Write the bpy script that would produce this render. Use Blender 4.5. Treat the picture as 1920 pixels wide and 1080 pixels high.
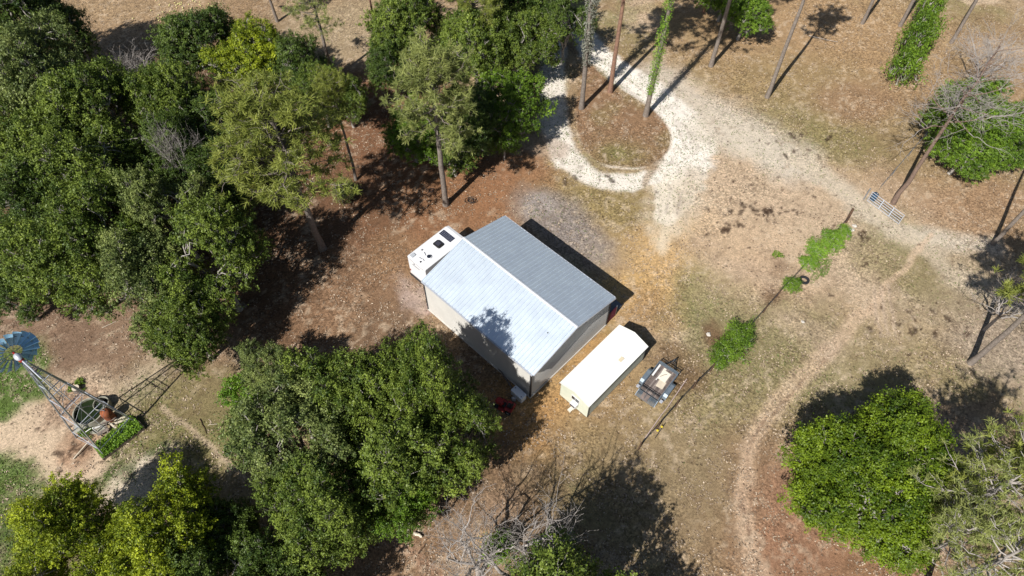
import bpy, math, random
import numpy as np
from mathutils import Vector
C = bpy.context.scene.collection
for o in list(bpy.data.objects): bpy.data.objects.remove(o)
R_ = math.radians
# ------------------------------------------------------------------ camera
CAM_H, FPX, NADIR = 52.0, 1280.0, 1427.0
TH = math.atan((NADIR - 540) / FPX)
cam = bpy.data.cameras.new('camera'); camo = bpy.data.objects.new('camera', cam); C.objects.link(camo)
camo.location = (0, 0, CAM_H); camo.rotation_euler = (TH, 0, 0)
cam.sensor_width = 36; cam.lens = FPX / 1920 * 36; cam.clip_end = 3000; cam.clip_start = 0.5
bpy.context.scene.camera = camo
# ------------------------------------------------------------------ sky and sun
SUN_AZ, SUN_EL = 234.0, 46.0      # where the sun stands (from +x, counter-clockwise)
w = bpy.data.worlds.new('World'); bpy.context.scene.world = w; w.use_nodes = True
nt = w.node_tree; bg = nt.nodes['Background']
sky = nt.nodes.new('ShaderNodeTexSky'); sky.sky_type = 'NISHITA'; sky.sun_disc = False
sky.sun_elevation = R_(SUN_EL); sky.sun_rotation = R_((90 - SUN_AZ) % 360)
nt.links.new(sky.outputs[0], bg.inputs[0]); bg.inputs[1].default_value = 0.05
sl = bpy.data.lights.new('sun', 'SUN'); sl.energy = 5.0; sl.angle = R_(0.5); sl.color = (1, 0.96, 0.90)
so = bpy.data.objects.new('sun', sl); C.objects.link(so); so.location = (0, 0, 80)
sd = Vector((-math.cos(R_(SUN_AZ)) * math.cos(R_(SUN_EL)), -math.sin(R_(SUN_AZ)) * math.cos(R_(SUN_EL)), -math.sin(R_(SUN_EL))))
so.rotation_euler = sd.to_track_quat('-Z', 'Y').to_euler()
sc = bpy.context.scene
sc.cycles.diffuse_bounces = 1
sc.view_settings.view_transform = 'Standard'; sc.view_settings.look = 'None'
sc.view_settings.exposure = 0.2; sc.view_settings.gamma = 1

def P(x, y, h=0.0):
    """point of the place at height h that the survey photo shows at (x, y)"""
    cx = (x - 960) / FPX; cy = -(y - 540) / FPX
    d = (cx, cy * math.cos(TH) + math.sin(TH), cy * math.sin(TH) - math.cos(TH))
    t = (h - CAM_H) / d[2]
    return np.array([d[0] * t, d[1] * t, h])

# ------------------------------------------------------------------ noise in numpy
def vnoise(x, y, seed):
    r = np.random.RandomState(seed); T = r.rand(256, 256)
    xi = np.floor(x).astype(int); yi = np.floor(y).astype(int)
    fx = x - xi; fy = y - yi; fx = fx * fx * (3 - 2 * fx); fy = fy * fy * (3 - 2 * fy)
    a = T[xi & 255, yi & 255]; b = T[(xi + 1) & 255, yi & 255]; c = T[xi & 255, (yi + 1) & 255]; d = T[(xi + 1) & 255, (yi + 1) & 255]
    return (a * (1 - fx) + b * fx) * (1 - fy) + (c * (1 - fx) + d * fx) * fy
def fbm(x, y, s, seed, o=4):
    v = 0; amp = 1; tot = 0
    for k in range(o):
        v = v + amp * vnoise(x / s + 17.3 * k, y / s + 9.1 * k, seed + k); tot += amp; amp *= .55; s *= .5
    return v / tot

# ------------------------------------------------------------------ materials
def mat(name, rgb, rough=.7, metal=0, spec=.3, var=0, scale=3, bump=0, bscale=None, col2=None):
    m = bpy.data.materials.new(name); m.use_nodes = True; n = m.node_tree; b = n.nodes['Principled BSDF']
    b.inputs['Base Color'].default_value = (*rgb, 1); b.inputs['Roughness'].default_value = rough
    b.inputs['Metallic'].default_value = metal; b.inputs['Specular IOR Level'].default_value = spec
    if var or col2 or bump:
        tc = n.nodes.new('ShaderNodeTexCoord'); nz = n.nodes.new('ShaderNodeTexNoise')
        nz.inputs['Scale'].default_value = scale; nz.inputs['Detail'].default_value = 6; nz.inputs['Roughness'].default_value = .65
        n.links.new(tc.outputs['Object'], nz.inputs['Vector'])
        if var or col2:
            cr = n.nodes.new('ShaderNodeValToRGB'); cr.color_ramp.elements[0].position = .35; cr.color_ramp.elements[1].position = .68
            c2 = col2 if col2 else tuple(max(0, c * (1 - var)) for c in rgb)
            c1 = rgb if col2 else tuple(min(1, c * (1 + var * .6)) for c in rgb)
            cr.color_ramp.elements[0].color = (*c2, 1); cr.color_ramp.elements[1].color = (*c1, 1)
            n.links.new(nz.outputs['Fac'], cr.inputs[0]); n.links.new(cr.outputs[0], b.inputs['Base Color'])
        if bump:
            n2 = nz
            if bscale:
                n2 = n.nodes.new('ShaderNodeTexNoise'); n2.inputs['Scale'].default_value = bscale; n2.inputs['Detail'].default_value = 5
                n.links.new(tc.outputs['Object'], n2.inputs['Vector'])
            bp = n.nodes.new('ShaderNodeBump'); bp.inputs['Strength'].default_value = bump; bp.inputs['Distance'].default_value = .05
            n.links.new(n2.outputs['Fac'], bp.inputs['Height']); n.links.new(bp.outputs[0], b.inputs['Normal'])
    return m
def leafmat(name, dark, light, trans=.3, hue=.1, rough=.5):
    """leaf colour ranges dark..light by the leaf's own tint; thin leaves let some light through"""
    m = bpy.data.materials.new(name); m.use_nodes = True; n = m.node_tree; b = n.nodes['Principled BSDF']; out = n.nodes['Material Output']
    at = n.nodes.new('ShaderNodeAttribute'); at.attribute_name = 'tint'
    cr = n.nodes.new('ShaderNodeValToRGB'); cr.color_ramp.elements[0].color = (*dark, 1); cr.color_ramp.elements[1].color = (*light, 1)
    n.links.new(at.outputs['Fac'], cr.inputs[0])
    n.links.new(cr.outputs[0], b.inputs['Base Color'])
    b.inputs['Roughness'].default_value = rough; b.inputs['Specular IOR Level'].default_value = .35
    tr = n.nodes.new('ShaderNodeBsdfTranslucent'); n.links.new(cr.outputs[0], tr.inputs[0])
    mx = n.nodes.new('ShaderNodeMixShader'); mx.inputs[0].default_value = trans
    n.links.new(b.outputs[0], mx.inputs[1]); n.links.new(tr.outputs[0], mx.inputs[2]); n.links.new(mx.outputs[0], out.inputs[0])
    return m
M = {}
M['oak'] = leafmat('oak_leaf', (.035, .075, .012), (.27, .35, .055), .2)
M['oak_dark'] = leafmat('dark_oak_leaf', (.022, .055, .010), (.16, .23, .04), .18)
M['oak_grey'] = leafmat('greyish_oak_leaf', (.05, .09, .024), (.35, .41, .12), .2)
M['oak_yellow'] = leafmat('yellow_green_leaf', (.05, .10, .010), (.52, .60, .035), .25)
M['oak_bright'] = leafmat('bright_green_leaf', (.032, .085, .008), (.25, .40, .035), .2)
M['oak_lime'] = leafmat('lime_leaf', (.06, .15, .012), (.32, .52, .05), .25)
M['round'] = leafmat('round_tree_leaf', (.022, .06, .005), (.27, .38, .02), .18)
M['pine'] = leafmat('pine_needle', (.085, .125, .02), (.42, .46, .10), .28)
M['pine_pale'] = leafmat('pale_pine_needle', (.13, .17, .045), (.46, .50, .16), .3)
M['moss'] = leafmat('grey_moss', (.16, .17, .13), (.32, .32, .26), .2)
M['rustleaf'] = leafmat('dead_leaf', (.16, .07, .03), (.30, .15, .07), .2)
M['bark_oak'] = mat('oak_bark', (.42, .39, .35), .9, var=.35, scale=4, bump=.5, bscale=18)
M['bark_pine'] = mat('pine_bark', (.27, .19, .145), .9, col2=(.15, .105, .085), scale=5, bump=.8, bscale=9)
M['bark_grey'] = mat('grey_pine_bark', (.30, .26, .225), .9, col2=(.17, .14, .12), scale=5, bump=.8, bscale=9)
M['bark_dead'] = mat('bare_wood', (.44, .40, .37), .85, var=.25, scale=3, bump=.3, bscale=15)
M['bark_redbrown'] = mat('reddish_pine_bark', (.36, .21, .14), .9, col2=(.20, .12, .09), scale=4, bump=.8, bscale=9)

# ------------------------------------------------------------------ object helpers
def tag(o, label=None, cat=None, group=None, kind=None):
    if label: o['label'] = label
    if cat: o['category'] = cat
    if group: o['group'] = group
    if kind: o['kind'] = kind
    return o
def link(o, parent=None):
    C.objects.link(o)
    if parent: o.parent = parent
    return o
def empty(name, loc, rz=0, label=None, cat=None, group=None):
    o = bpy.data.objects.new(name, None); o.empty_display_size = .3; C.objects.link(o)
    o.location = loc; o.rotation_euler = (0, 0, rz); return tag(o, label, cat, group)
def np_mesh(name, V, F, m, tint=None, smooth=False):
    V = np.asarray(V, dtype=np.float32); F = np.asarray(F, dtype=np.int32); k = F.shape[1]
    me = bpy.data.meshes.new(name); me.vertices.add(len(V)); me.vertices.foreach_set('co', V.ravel())
    me.loops.add(F.size); me.loops.foreach_set('vertex_index', F.ravel())
    me.polygons.add(len(F)); me.polygons.foreach_set('loop_start', np.arange(0, F.size, k, dtype=np.int32))
    me.polygons.foreach_set('loop_total', np.full(len(F), k, dtype=np.int32))
    if smooth: me.polygons.foreach_set('use_smooth', np.ones(len(F), dtype=bool))
    me.update(calc_edges=True)
    if tint is not None:
        a = me.attributes.new('tint', 'FLOAT', 'FACE'); a.data.foreach_set('value', np.asarray(tint, dtype=np.float32))
    me.materials.append(m); return me
class MB:
    """collects shapes, becomes ONE mesh object"""
    def __init__(s): s.v = []; s.f = []
    def add(s, vs, fs):
        b = len(s.v); s.v += [tuple(v) for v in vs]; s.f += [tuple(i + b for i in f) for f in fs]; return s
    def box(s, c, size, rz=0, bev=0):
        x, y, z = [q / 2 for q in size]; ca, sa = math.cos(rz), math.sin(rz)
        if bev:
            b = min(bev, x * .9, y * .9, z * .9); vs = []
            ring = lambda X, Y, Z: [(X - b, -Y, Z), (X, -Y + b, Z), (X, Y - b, Z), (X - b, Y, Z), (-X + b, Y, Z), (-X, Y - b, Z), (-X, -Y + b, Z), (-X + b, -Y, Z)]
            vs = ring(x - b * .6, y - b * .6, -z) + ring(x, y, -z + b) + ring(x, y, z - b) + ring(x - b * .6, y - b * .6, z)
            fs = [tuple(range(7, -1, -1)), tuple(range(24, 32))]
            for l in range(3):
                for i in range(8): j = (i + 1) % 8; fs.append((l * 8 + i, l * 8 + j, l * 8 + 8 + j, l * 8 + 8 + i))
        else:
            vs = [(sx * x, sy * y, sz * z) for sz in (-1, 1) for sx, sy in ((-1, -1), (1, -1), (1, 1), (-1, 1))]
            fs = [(3, 2, 1, 0), (4, 5, 6, 7), (0, 1, 5, 4), (1, 2, 6, 5), (2, 3, 7, 6), (3, 0, 4, 7)]
        return s.add([(c[0] + a * ca - bb * sa, c[1] + a * sa + bb * ca, c[2] + d) for a, bb, d in vs], fs)
    def tube(s, pts, r, n=8, cap=True):
        pts = [Vector(p) for p in pts]; rs = r if hasattr(r, '__len__') else [r] * len(pts); vs = []; fs = []
        for i, p in enumerate(pts):
            t = (pts[min(i + 1, len(pts) - 1)] - pts[max(i - 1, 0)]).normalized()
            a = Vector((0, 0, 1)) if abs(t.z) < .9 else Vector((1, 0, 0)); u = t.cross(a).normalized(); w_ = t.cross(u)
            for k in range(n): an = 2 * math.pi * k / n; vs.append(p + (u * math.cos(an) + w_ * math.sin(an)) * rs[i])
        for i in range(len(pts) - 1):
            for k in range(n): q = (k + 1) % n; fs.append((i * n + k, i * n + q, (i + 1) * n + q, (i + 1) * n + k))
        if cap: fs.append(tuple(range(n - 1, -1, -1))); fs.append(tuple(range((len(pts) - 1) * n, len(pts) * n)))
        return s.add(vs, fs)
    def bar(s, a, b, w_, h):
        a = Vector(a); b = Vector(b); t = (b - a).normalized(); up = Vector((0, 0, 1)) if abs(t.z) < .95 else Vector((0, 1, 0))
        u = t.cross(up).normalized() * w_ / 2; v = u.normalized().cross(t) * h / 2
        vs = [a - u - v, a + u - v, a + u + v, a - u + v, b - u - v, b + u - v, b + u + v, b - u + v]
        return s.add(vs, [(0, 1, 2, 3), (7, 6, 5, 4), (0, 4, 5, 1), (1, 5, 6, 2), (2, 6, 7, 3), (3, 7, 4, 0)])
    def lathe(s, c, prof, n=24, cap0=False, cap1=False):
        vs = []; fs = []
        for r, z in prof:
            for k in range(n): an = 2 * math.pi * k / n; vs.append((c[0] + r * math.cos(an), c[1] + r * math.sin(an), c[2] + z))
        for i in range(len(prof) - 1):
            for k in range(n): q = (k + 1) % n; fs.append((i * n + k, i * n + q, (i + 1) * n + q, (i + 1) * n + k))
        if cap0: fs.append(tuple(range(n - 1, -1, -1)))
        if cap1: fs.append(tuple(range((len(prof) - 1) * n, len(prof) * n)))
        return s.add(vs, fs)
    def prism(s, poly, z0, z1):
        n = len(poly); vs = [(x, y, z0) for x, y in poly] + [(x, y, z1) for x, y in poly]
        return s.add(vs, [tuple(range(n - 1, -1, -1)), tuple(range(n, 2 * n))] + [(i, (i + 1) % n, n + (i + 1) % n, n + i) for i in range(n)])
    def build(s, name, m, parent=None, smooth=False):
        me = bpy.data.meshes.new(name); me.from_pydata(s.v, [], s.f); me.update(); me.materials.append(m)
        if smooth:
            me.polygons.foreach_set('use_smooth', [True] * len(me.polygons)); 
            try: me.set_sharp_from_angle(angle=R_(40))
            except Exception: pass
        o = bpy.data.objects.new(name, me); return link(o, parent)

def tubes_np(paths, radii, sides):
    """paths (N,K,3), radii (N,K) -> V,F"""
    N, K, _ = paths.shape
    t = np.empty_like(paths); t[:, 1:-1] = paths[:, 2:] - paths[:, :-2]; t[:, 0] = paths[:, 1] - paths[:, 0]; t[:, -1] = paths[:, -1] - paths[:, -2]
    t /= np.linalg.norm(t, axis=2, keepdims=True) + 1e-9
    up = np.where(np.abs(t[..., 2:3]) < .9, np.array([0, 0, 1.]), np.array([1., 0, 0]))
    u = np.cross(t, up); u /= np.linalg.norm(u, axis=2, keepdims=True) + 1e-9; v = np.cross(t, u)
    an = np.arange(sides) * 2 * np.pi / sides
    V = paths[:, :, None, :] + (u[:, :, None, :] * np.cos(an)[None, None, :, None] + v[:, :, None, :] * np.sin(an)[None, None, :, None]) * radii[:, :, None, None]
    base = (np.arange(N) * K * sides)[:, None, None]; i = np.arange(K - 1)[None, :, None] * sides; k = np.arange(sides)[None, None, :]; q = (k + 1) % sides
    F = np.stack([base + i + k, base + i + q, base + i + sides + q, base + i + sides + k], -1).reshape(-1, 4)
    return V.reshape(-1, 3), F
def join_vf(lst):
    V = []; F = []; b = 0
    for v, f in lst: V.append(v); F.append(f + b); b += len(v)
    return np.concatenate(V), np.concatenate(F)
def curve_path(a, b, K, rng, wob, sag=0.0):
    t = np.linspace(0, 1, K)[:, None]; p = a + (b - a) * t
    L = np.linalg.norm(b - a)
    off = rng.normal(size=(K, 3)) * wob * L; off[0] = 0; off[-1] = 0
    p = p + off; p[:, 2] += sag * L * np.sin(np.pi * t[:, 0]); return p
def unit(v): return v / (np.linalg.norm(v, axis=-1, keepdims=True) + 1e-9)
def leaves(cent, nrm_bias, size, rng, tint, aspect=.55):
    N = len(cent); n = unit(rng.normal(size=(N, 3)) * .75 + nrm_bias); a = unit(np.cross(n, rng.normal(size=(N, 3)))); b = np.cross(n, a)
    s = (size * (.6 + .8 * rng.rand(N)))[:, None]
    V = np.stack([cent - a * s * .5, cent + b * s * aspect * .5 + n * s * .06, cent + a * s * .5, cent - b * s * aspect * .5 + n * s * .06], 1).reshape(-1, 3)
    return V, np.arange(4 * N).reshape(N, 4), tint

# ------------------------------------------------------------------ trees (unit models, then copied)
def oak_model(seed, npuff=84, nsprig=30, nleaf=26, R=6., H=10., leaf=.20, dome=.62, limbs=8, low=.28, puffr=.175, gap=.36, flat=.7):
    """crown radius R, top at H; returns trunk mesh, crown mesh"""
    rng = np.random.RandomState(seed)
    zc = H * dome * .9; up = H - zc; dn = zc - H * low
    ph = rng.rand(4) * 6.28; pc = []; off = rng.rand(3) * 40
    for i in range(npuff):
        ok = False
        for _ in range(80):
            d = unit(rng.normal(size=3) + [0, 0, .15])
            if d[2] < -.5: continue
            az = math.atan2(d[1], d[0]); lob = 1 + .15 * math.sin(2 * az + ph[0]) + .12 * math.sin(3 * az + ph[1]) + .10 * math.sin(5 * az + ph[2])
            if float(vnoise(np.array(d[0] * 2.4 + off[0]), np.array(d[1] * 2.4 + d[2] * 1.7 + off[1]), seed)) < gap: continue
            r = (.40 + .48 * rng.rand() ** .55) * lob
            c = np.array([d[0] * r * R, d[1] * r * R, zc + d[2] * r * (up if d[2] > 0 else dn)])
            if all(np.linalg.norm((c - q[0]) * [1, 1, 1.15]) > .62 * q[1] + .075 * R for q in pc): ok = True; break
        if ok: pc.append((c, R * puffr * (.6 + .8 * rng.rand())))
    cs = []; nb = []; tn = []; tw_p = []; tw_r = []
    for c, pr in pc:
        ns = max(8, int(nsprig * (pr / (R * puffr)) ** 1.5)); d = unit(rng.normal(size=(ns, 3)) + [0, 0, .6])
        rr = pr * (.55 + .5 * rng.rand(ns, 1) ** .6) * np.where(rng.rand(ns, 1) < .16, 1.35, 1)
        sc_ = c + d * rr * [1, 1, flat]
        ptint = rng.rand() ** 1.5 * .42
        out = d[:, None, :] * np.abs(rng.normal(size=(ns, nleaf, 1))) * .24 + rng.normal(size=(ns, nleaf, 3)) * [.13, .13, .08]
        cs.append((sc_[:, None, :] + out).reshape(-1, 3)); nb.append(np.repeat(unit(d * .7 + [0, 0, .6]), nleaf, 0) * 1.25)
        st = ptint + (rng.rand(ns, 1) ** 1.8) * .5 + rng.rand(ns, nleaf) * .22; tn.append(st.ravel())
        for k in range(0, ns, 4):
            tw_p.append(curve_path(c - [0, 0, pr * .5], sc_[k], 4, rng, .05)); tw_r.append(np.linspace(.035, .012, 4))
    V, F, T = leaves(np.concatenate(cs), np.concatenate(nb), leaf, rng, np.clip(np.concatenate(tn), 0, 1))
    th = H * .22; top = np.array([rng.normal() * .2, rng.normal() * .2, th])
    parts = [tubes_np(np.array([[[0, 0, -.3], [0, 0, .1], top * [.5, .5, .5], top]]), np.array([[.5, .42, .34, .32]]) * R / 6, 10)]
    tips = []; lp = []; lr = []
    for i in range(limbs):
        a = 2 * math.pi * (i + rng.rand() * .6) / limbs; rr = R * (.3 + .3 * rng.rand()); e = np.array([math.cos(a) * rr, math.sin(a) * rr, H * (.45 + .3 * rng.rand())])
        lp.append(curve_path(top, e, 7, rng, .035, .08)); lr.append(np.linspace(.22, .09, 7) * R / 6); tips.append(e)
    parts.append(tubes_np(np.array(lp), np.array(lr), 7))
    tips = np.array(tips); bp = []; br = []
    for c, pr in pc:
        j = np.argmin(np.linalg.norm(tips - c, axis=1)); bp.append(curve_path(tips[j], c + [0, 0, pr * .2], 6, rng, .06, .05)); br.append(np.linspace(.085, .03, 6))
    parts.append(tubes_np(np.array(bp), np.array(br), 5)); parts.append(tubes_np(np.array(tw_p), np.array(tw_r), 3))
    tv, tf = join_vf(parts)
    return np_mesh('trunk', tv, tf, M['bark_oak'], smooth=True), np_mesh('crown', V, F, M['oak'], T)

def pine_model(seed, H=18., R=4.2, cz=.52, nb=46, tufts=11, needles=26, lean=.02, nl=.42):
    rng = np.random.RandomState(seed); K = 14
    z = np.linspace(-.3, H, K); path = np.stack([np.cumsum(rng.normal(size=K)) * lean * 2, np.cumsum(rng.normal(size=K)) * lean * 2, z], 1); path -= path[1] * [1, 1, 0]
    rad = np.interp(z, [-.3, .3, H * .5, H], [.36, .27, .20, .035])
    parts = [tubes_np(path[None], rad[None], 9)]
    bp = []; br = []; tc = []; td = []
    for i in range(nb):
        f = rng.rand() ** .85; zz = H * (cz + (1 - cz) * f * .97); a = rng.rand() * 6.283
        prof = (1 - f) ** .55 * .75 + .25 * (f < .9); prof *= .5 + .5 * min(1, f / .18 + .35)
        L = R * prof * (.6 + .5 * rng.rand())
        s = np.array([np.interp(zz, z, path[:, 0]), np.interp(zz, z, path[:, 1]), zz])
        e = s + np.array([math.cos(a) * L, math.sin(a) * L, L * (.05 + .35 * rng.rand() + .4 * f)])
        p = curve_path(s, e, 6, rng, .04, -.06); bp.append(p); br.append(np.linspace(.055 + .03 * (1 - f), .015, 6))
        n = max(3, int(tufts * (L / R + .25)))
        for k in range(n):
            t = .35 + .65 * rng.rand(); q = np.array([np.interp(t * 5, range(6), p[:, j]) for j in range(3)])
            dd = unit(rng.normal(size=3) * [1, 1, .45] + unit(e - s) * .7); e2 = q + dd * (.35 + .75 * rng.rand()) * (R / 4.2)
            bp.append(curve_path(q, e2, 6, rng, .05)); br.append(np.linspace(.02, .008, 6)); tc.append(e2); td.append(unit(dd + [0, 0, .5]))
            if rng.rand() < .6:
                q2 = q + (e2 - q) * .55 + rng.normal(size=3) * .15; tc.append(q2); td.append(unit(dd + [0, 0, .5]))
    parts.append(tubes_np(np.array(bp), np.array(br), 4)); tv, tf = join_vf(parts)
    tc = np.array(tc); td = np.array(td); N = len(tc); d = unit(rng.normal(size=(N, needles, 3)) + td[:, None, :] * .8)
    L = nl * (.6 + .6 * rng.rand(N, needles, 1)); side = unit(np.cross(d, rng.normal(size=(N, needles, 3)))) * .022
    c = tc[:, None, :] + rng.normal(size=(N, needles, 3)) * .06
    V = np.stack([c - side, c + side, c + d * L + side * .5, c + d * L - side * .5], 2).reshape(-1, 3); F = np.arange(len(V)).reshape(-1, 4)
    T = np.clip(rng.rand(N, 1) * .6 + rng.rand(N, needles) * .5, 0, 1).ravel()
    return np_mesh('trunk', tv, tf, M['bark_pine'], smooth=True), np_mesh('crown', V, F, M['pine'], T)

def bare_model(seed, H=10., R=5., trunk_h=.3, leader=False, depth=5, nfork=3, twig=1.0, r0=.26):
    """leafless tree: returns one mesh of trunk with limbs, one of twigs"""
    rng = np.random.RandomState(seed); big = []; bigr = []; sm = []; smr = []
    def grow(p, d, L, r, lev):
        e = p + d * L; path = curve_path(p, e, 6, rng, .022, .03); r1 = r * .62
        (big if lev < 3 else sm).append(path); (bigr if lev < 3 else smr).append(np.linspace(r, r1, 6))
        if lev >= depth: return
        n = nfork + (1 if lev >= 2 else 0)
        for k in range(n):
            t = 1 if k == 0 else .35 + .6 * rng.rand(); s = p + (e - p) * t
            nd = unit(d * (1.1 if k == 0 else .55) + rng.normal(size=3) * [.55, .55, .35] + [0, 0, .12])
            grow(s, nd, L * (.6 + .25 * rng.rand()) * (1 if k == 0 else .85), max(.009, r1 * (.9 if k == 0 else .65)), lev + 1)
    if leader:
        K = 12; z = np.linspace(-.3, H * .93, K); pth = np.stack([np.cumsum(rng.normal(size=K)) * .06, np.cumsum(rng.normal(size=K)) * .06, z], 1); pth -= pth[0] * [1, 1, 0]
        trunk = tubes_np(pth[None], np.interp(z, [-.3, .4, H], [r0 * 1.3, r0, r0 * .2])[None], 9)
        for i in range(24):
            f = trunk_h + (1 - trunk_h) * (i + rng.rand()) / 24 * .95; zz = H * f * .93; a = i * 2.4 + rng.rand()
            s = np.array([np.interp(zz, z, pth[:, 0]), np.interp(zz, z, pth[:, 1]), zz])
            grow(s, unit(np.array([math.cos(a), math.sin(a), .15 + .9 * max(0, f - .5)])), R * .52 * (1.15 - f * .75), r0 * .42 * (1.25 - f), 2)
    else:
        top = np.array([0, 0, H * trunk_h]); trunk = tubes_np(np.array([[[0, 0, -.3], [0, 0, .2], top * .6, top]]), np.array([[r0 * 1.4, r0 * 1.1, r0, r0 * .9]]), 9)
        for i in range(6):
            a = 6.283 * (i + .5 * rng.rand()) / 6; grow(top, unit(np.array([math.cos(a) * R, math.sin(a) * R, H * .5 + rng.rand() * H * .4])), math.hypot(R, H * .6) * .42, r0 * .6, 1)
    v1, f1 = join_vf([trunk, tubes_np(np.array(big), np.array(bigr), 6)]) if big else trunk
    v2, f2 = tubes_np(np.array(sm), np.array(smr), 3)
    return np_mesh('trunk', v1, f1, M['bark_dead'], smooth=True), np_mesh('twigs', v2, f2, M['bark_dead'], smooth=True)

OAK = [oak_model(11, 88), oak_model(22, 76, dome=.66), oak_model(33, 96, puffr=.16), oak_model(44, 66, puffr=.18, low=.2, gap=.38)]
ROUND = oak_model(55, 190, 34, 30, leaf=.17, puffr=.135, low=.06, dome=.6, gap=.16, flat=.9)
BUSH = [oak_model(s, 26, 18, 12, R=2., H=2.6, leaf=.17, limbs=5, low=.05, puffr=.26, gap=.2) for s in (61, 62, 63)]
PINE = [pine_model(71, nb=60, cz=.48), pine_model(72, R=4.8, cz=.5, nb=74, tufts=13), pine_model(73, R=3.8, cz=.58)]
TALL = [pine_model(81, H=22, R=4., cz=.68, nb=34), pine_model(82, H=22, R=3.6, cz=.72, nb=30)]
SPARSE = pine_model(83, H=16, R=4.6, cz=.42, nb=34, tufts=8, needles=20)
BARE = [bare_model(91), bare_model(92, H=9, R=4, r0=.18), bare_model(93, H=17, R=6.5, trunk_h=.52, leader=True, depth=5, r0=.19)]
TUSED = {}
def plant(name, model, loc, sxy, sz, rz, leafm, barkm, label, cat='tree', group=None, tilt=(0, 0), crown_name='crown'):
    root = empty(name, loc, 0, label, cat, group)
    root.rotation_euler = (tilt[0], tilt[1], rz); root.scale = (sxy, sxy, sz)
    for me, nm, mm in ((model[0], 'trunk', barkm), (model[1], crown_name, leafm)):
        o = bpy.data.objects.new(nm, me); link(o, root)
        if mm: o.material_slots[0].link = 'OBJECT'; o.material_slots[0].material = mm
    return root
def oak(cx, cy, R, H, v, mk, label, group='broadleaf trees', name='oak_tree', bark='bark_oak'):
    mdl = ROUND if v == 'round' else OAK[v]
    p = P(cx, cy, H * .6); rz = (cx * 7.3 + cy * 3.1) % 6.28
    return plant(name, mdl, (p[0], p[1], 0), R / 6., H / 10., rz, M[mk], M[bark], label, 'tree', group)
def bush(cx, cy, R, H, v, mk, label, group='bushes', z=None, name='bush', cat='bush'):
    p = P(cx, cy, H * .5); rz = (cx * 5.3 + cy * 2.1) % 6.28
    return plant(name, BUSH[v], (p[0], p[1], 0), R / 2., H / 2.6, rz, M[mk], M['bark_oak'], label, cat, group)
def pine_at(bx, by, H, mdl, Hm, rz, leafm, barkm, label, group='pines', sc=None, tilt=(0, 0), fat=1, name='pine_tree'):
    p = P(bx, by, 0); return plant(name, mdl, (p[0], p[1], 0), (sc or H / Hm) * fat, H / Hm, rz, M[leafm], M[barkm], label, 'pine tree' if 'pine' in name else 'tree', group, tilt)

exec_marker = 'ground'
# ------------------------------------------------------------------ ground
def axis(lo, hi, step, far):
    mid = np.arange(lo, hi + step / 2, step); a = lo - np.array([far, far * .5, far * .2, far * .08, far * .03, far * .01]); b = hi + np.array([far * .01, far * .03, far * .08, far * .2, far * .5, far]); return np.concatenate([a, mid, b])
gx = axis(-72, 72, .2, 600); gy = axis(6, 88, .2, 600)
X, Y = np.meshgrid(gx, gy, indexing='ij'); nxg, nyg = X.shape
def srgb(r, g, b): return np.array([((c / 255 + .055) / 1.055) ** 2.4 if c > 10 else c / 255 / 12.92 for c in (r, g, b)])
wx = X + (fbm(X, Y, 3.0, 5) - .5) * 3.0; wy = Y + (fbm(X, Y, 3.0, 15) - .5) * 3.0
n_big = fbm(X, Y, 14, 1); n_mid = fbm(X, Y, 3.5, 2); n_fine = fbm(X, Y, .9, 3); n_grit = fbm(X, Y, .45, 4, 3); n_b2 = fbm(X, Y, 8, 40)
col = np.zeros((nxg, nyg, 3)); col[:] = srgb(170, 144, 106)
litter = np.full((nxg, nyg), .45)
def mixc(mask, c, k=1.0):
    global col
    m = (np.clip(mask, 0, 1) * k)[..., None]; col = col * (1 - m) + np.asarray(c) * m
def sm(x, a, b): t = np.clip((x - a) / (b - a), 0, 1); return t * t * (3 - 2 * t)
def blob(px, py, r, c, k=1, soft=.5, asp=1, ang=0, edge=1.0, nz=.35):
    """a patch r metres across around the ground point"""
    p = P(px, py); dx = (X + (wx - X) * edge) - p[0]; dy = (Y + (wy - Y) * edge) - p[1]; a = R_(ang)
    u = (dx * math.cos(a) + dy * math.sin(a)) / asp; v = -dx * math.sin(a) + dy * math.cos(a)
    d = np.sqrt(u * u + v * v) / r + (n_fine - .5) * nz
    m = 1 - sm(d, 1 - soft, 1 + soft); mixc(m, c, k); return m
def stroke(pts, width, c, k=1, soft=.4, edge=.35, nz=.5, widths=None, brk=0):
    q = np.array([P(*p)[:2] for p in pts]); best = np.full(X.shape, 1e9); XX = X + (wx - X) * edge; YY = Y + (wy - Y) * edge
    for i in range(len(q) - 1):
        a, b = q[i], q[i + 1]; ab = b - a; t = np.clip(((XX - a[0]) * ab[0] + (YY - a[1]) * ab[1]) / (ab @ ab), 0, 1)
        d = np.hypot(XX - a[0] - ab[0] * t, YY - a[1] - ab[1] * t)
        wv = width if widths is None else widths[i] + (widths[i + 1] - widths[i]) * t
        best = np.minimum(best, d / (wv / 2))
    m = 1 - sm(best + (n_fine - .5) * nz, 1 - soft, 1 + soft)
    if brk: m = m * sm(n_mid, .5 - brk, .5 + brk * .4)
    mixc(m, c, k); return m
tan = srgb(174, 148, 108); dirt = srgb(202, 182, 156); pale = srgb(214, 196, 170); gravel = srgb(246, 236, 224); straw = srgb(158, 112, 76); rust = srgb(140, 96, 66)
orange = srgb(190, 154, 100); green = srgb(112, 122, 62); olive = srgb(142, 130, 80); lawn = srgb(98, 124, 52); brown = srgb(116, 86, 62); dung = srgb(66, 48, 38); greyp = srgb(150, 138, 132)
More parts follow.
